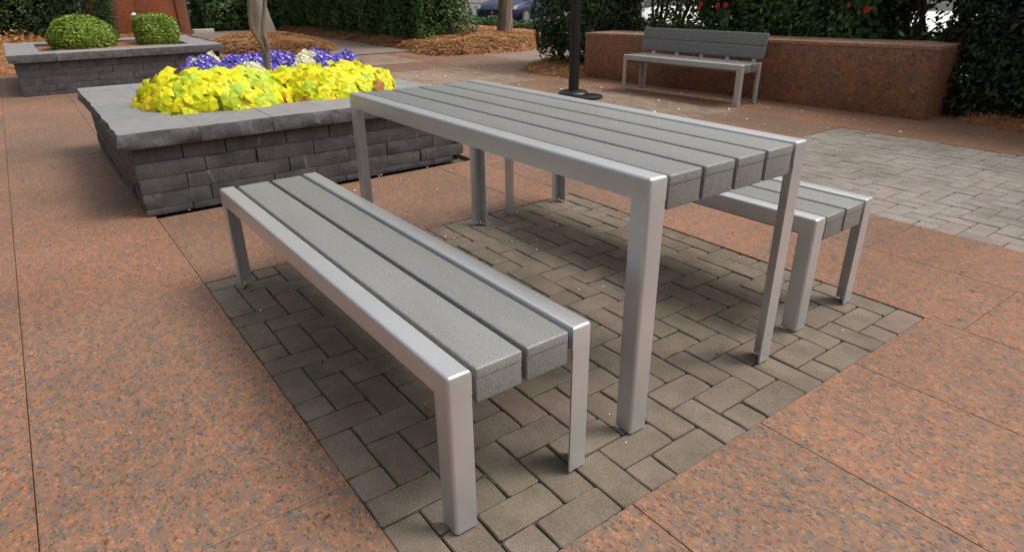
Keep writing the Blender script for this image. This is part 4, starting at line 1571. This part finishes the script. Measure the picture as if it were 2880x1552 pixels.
for k, (x, y, h, lb) in enumerate(((-2.98, 0.08, 0.20, 'cream pansies at the left among violet ones'), (-2.22, 0.20, 0.14, 'cream pansies with yellow eyes in the gap left of the trunk foot'),
                                   (-2.34, 0.24, 0.16, 'cream pansies close against the trunk'), (-2.62, 0.76, 0.19, 'cream pansies in the right part of the flower row'), (-2.36, 0.66, 0.165, 'cream pansies in front of the right violet ones'))):
    pansy_plant(x, y, h + 0.03, 0.11, True, 22, lb, 400 + k)


# ------------------------------------------------------------------ cars in the car park
def car(loc, rot, paint, label):
    root = empty('parked_car', loc, rot)
    tag(root, label, 'car', 'cars in the car park')
    # body lofted from cross sections: x along length, front at +x
    sec = [(-2.25, 0.62, 0.42, 0.78), (-2.18, 0.80, 0.30, 0.92), (-1.6, 0.88, 0.24, 0.96), (-0.6, 0.90, 0.22, 0.95), (0.6, 0.90, 0.22, 0.94), (1.1, 0.89, 0.22, 0.92), (1.7, 0.86, 0.24, 0.84), (2.08, 0.78, 0.28, 0.72), (2.24, 0.60, 0.36, 0.60)]
    V, F = [], []
    m = 14
    for (x, w, zb, zt) in sec:
        for k in range(m):
            t = 2 * math.pi * k / m
            cx, cz = math.cos(t), math.sin(t)
            V.append((x, w * math.copysign(abs(cx) ** 0.42, cx), (zb + zt) / 2 + (zt - zb) / 2 * math.copysign(abs(cz) ** 0.5, cz)))
    for i in range(len(sec) - 1):
        for k in range(m):
            j = (k + 1) % m
            F.append((i * m + k, i * m + j, (i + 1) * m + j, (i + 1) * m + k))
    F += [tuple(range(m)), tuple(range((len(sec) - 1) * m, len(sec) * m))]
    obj_from_mesh('body', mesh_py('body', V, F, paint, 50), root)
    cab = [(-1.75, 0.72, 0.90), (-1.1, 0.64, 1.36), (-0.3, 0.63, 1.43), (0.35, 0.64, 1.38), (1.15, 0.74, 0.90)]
    V = [(x, s * w, z) for x, w, z in cab for s in (-1, 1)]
    F = [(2 * i, 2 * i + 1, 2 * i + 3, 2 * i + 2) for i in range(4)]
    V += [(x, s * 0.80, 0.88) for x in (-1.75, 1.15) for s in (-1, 1)]
    obj_from_mesh('roof', mesh_py('roof', [(x, s * w, z) for x, w, z in cab[1:4] for s in (-1, 1)], [(0, 1, 3, 2), (2, 3, 5, 4)], paint, 40), root)
    obj_from_mesh('windscreen', mesh_py('windscreen', [(0.35, -.64, 1.38), (0.35, .64, 1.38), (1.15, .74, .905), (1.15, -.74, .905)], [(0, 1, 2, 3)], M['glass']), root)
    obj_from_mesh('rear_window', mesh_py('rear_window', [(-1.1, -.64, 1.36), (-1.1, .64, 1.36), (-1.75, .72, .90), (-1.75, -.72, .90)], [(0, 1, 2, 3)], M['glass']), root)
    for s in (-1, 1):
        obj_from_mesh('side_window', mesh_py('side_window', [(-1.75, s * .74, .90), (1.15, s * .76, .90), (.35, s * .64, 1.38), (-.3, s * .635, 1.43), (-1.1, s * .64, 1.36)], [(0, 1, 2, 3, 4)], M['glass']), root)
        V, F = boxVF(1.98, 2.16, s * 0.70 - 0.13, s * 0.70 + 0.13, 0.60, 0.70)
        V = [(x - abs(y) * 0.22 + 0.16, y, z) for x, y, z in V]
        h = obj_from_mesh('headlight', mesh_py('headlight', V, F, M['lamp_lens']), root)
        V, F = boxVF(1.93, 2.02, s * 0.83 - 0.03, s * 0.83 + 0.03, 0.61, 0.68)
        obj_from_mesh('turn_signal', mesh_py('turn_signal', V, F, M['amber']), h)
        V, F = boxVF(0.75, 0.9, s * 0.98 - 0.09, s * 0.98 + 0.09, 0.90, 1.02)
        obj_from_mesh('mirror', mesh_py('mirror', V, F, paint), root)
        for x in (-1.35, 1.38):
            V, F = tube([(x, s * 0.70, 0.32), (x, s * 0.905, 0.32)], [0.32, 0.32], 24)
            w = obj_from_mesh('wheel', mesh_py('wheel', V, F, M['tyre'], 50), root)
            V, F = tube([(x, s * 0.80, 0.32), (x, s * 0.915, 0.32)], [0.21, 0.20], 20)
            obj_from_mesh('rim', mesh_py('rim', V, F, M['rim'], 50), w)
    g = obj_from_mesh('grille', mesh_py('grille', *boxVF(2.10, 2.265, -0.50, 0.50, 0.42, 0.57), M['black']), root)
    V, F = tube([(2.26, 0, 0.50), (2.28, 0, 0.50)], [0.055, 0.05], 14)
    obj_from_mesh('badge', mesh_py('badge', V, F, M['chrome'], 40), g)
    obj_from_mesh('bumper', bevel_box('bumper', 2.05, 2.26, -0.66, 0.66, 0.30, 0.40, 0.03, paint), root)
    return root


car((-18.35, 14.95, -0.2), math.radians(-65), M['blue_paint'], 'dark blue car parked behind the low hedge, partly hidden by a trunk')
car((-2.75, 12.2, -0.2), math.radians(-68), M['white_paint'], 'white car glimpsed through the hedge at the right end of the wall')
car((-8.2, 11.9, -0.2), math.radians(-50), M['white_paint'], 'white car glimpsed through the leaves right of the lamp post')

# ------------------------------------------------------------------ fallen petals and crumbs
acc = Acc()


def petal(x, y, z, s):
    R = Matrix.Rotation(random.uniform(0, 6.28), 3, 'Z') @ Matrix.Rotation(random.uniform(-.5, .5), 3, 'X')
    V = [Vector((x, y, z + s * 0.25)) + R @ Vector(p) * s for p in ((-.5, -.2, 0), (0, -.45, .1), (.5, 0, 0), (.1, .4, .12), (-.4, .3, 0))]
    acc.add((V, [(0, 1, 2, 3, 4)]))


for k in range(150):
    petal(random.uniform(-6.8, -1.5), random.uniform(2.0, 4.9), 0.002, random.uniform(0.014, 0.030))
for k in range(90):
    petal(random.uniform(-3.5, 0.4), random.uniform(3.6, 5.15), 0.002, random.uniform(0.010, 0.022))
for k in range(60):
    petal(random.uniform(-1.15, 0.6), random.uniform(-0.7, 2.6), 0.002, random.uniform(0.007, 0.014))
for k in range(24):
    petal(random.uniform(0.0, 1.9), random.uniform(-0.7, 1.38), 0.000, random.uniform(0.005, 0.009))
for k in range(7):
    petal(-1.236 + random.uniform(0.0, 0.05), random.uniform(-0.7, 1.3), 0.002, random.uniform(0.007, 0.013))
    petal(random.uniform(-3, -1.2), -0.76 - random.uniform(0.0, 0.05), 0.002, random.uniform(0.007, 0.013))
lit = Acc()
for k in range(240):
    x, y = random.uniform(-1.1, 3.4), random.uniform(-1.6, 2.4)
    if noise.noise(Vector((x * 1.3, y * 1.3, 9.0))) < -0.05:
        continue
    s = random.uniform(0.004, 0.013)
    Rm = Matrix.Rotation(random.uniform(0, 6.28), 3, 'Z') @ Matrix.Rotation(random.uniform(-.4, .4), 3, 'X')
    V = [Vector((x, y, 0.003)) + Rm @ Vector(p) * s for p in ((-1, 0, 0), (-.1, .35, .15), (1, .1, 0), (0, -.35, .1))]
    lit.add((V, [(0, 1, 2, 3)]))
lo = obj_from_mesh('leaf_litter', lit.mesh('leaf_litter', M['dead_litter']))
tag(lo, 'tiny brown leaf bits lying on the bricks and granite', kind='stuff')
fp = obj_from_mesh('fallen_petals', acc.mesh('fallen_petals', M['petal']))
tag(fp, 'white petals and crumbs scattered over the paving', kind='stuff')
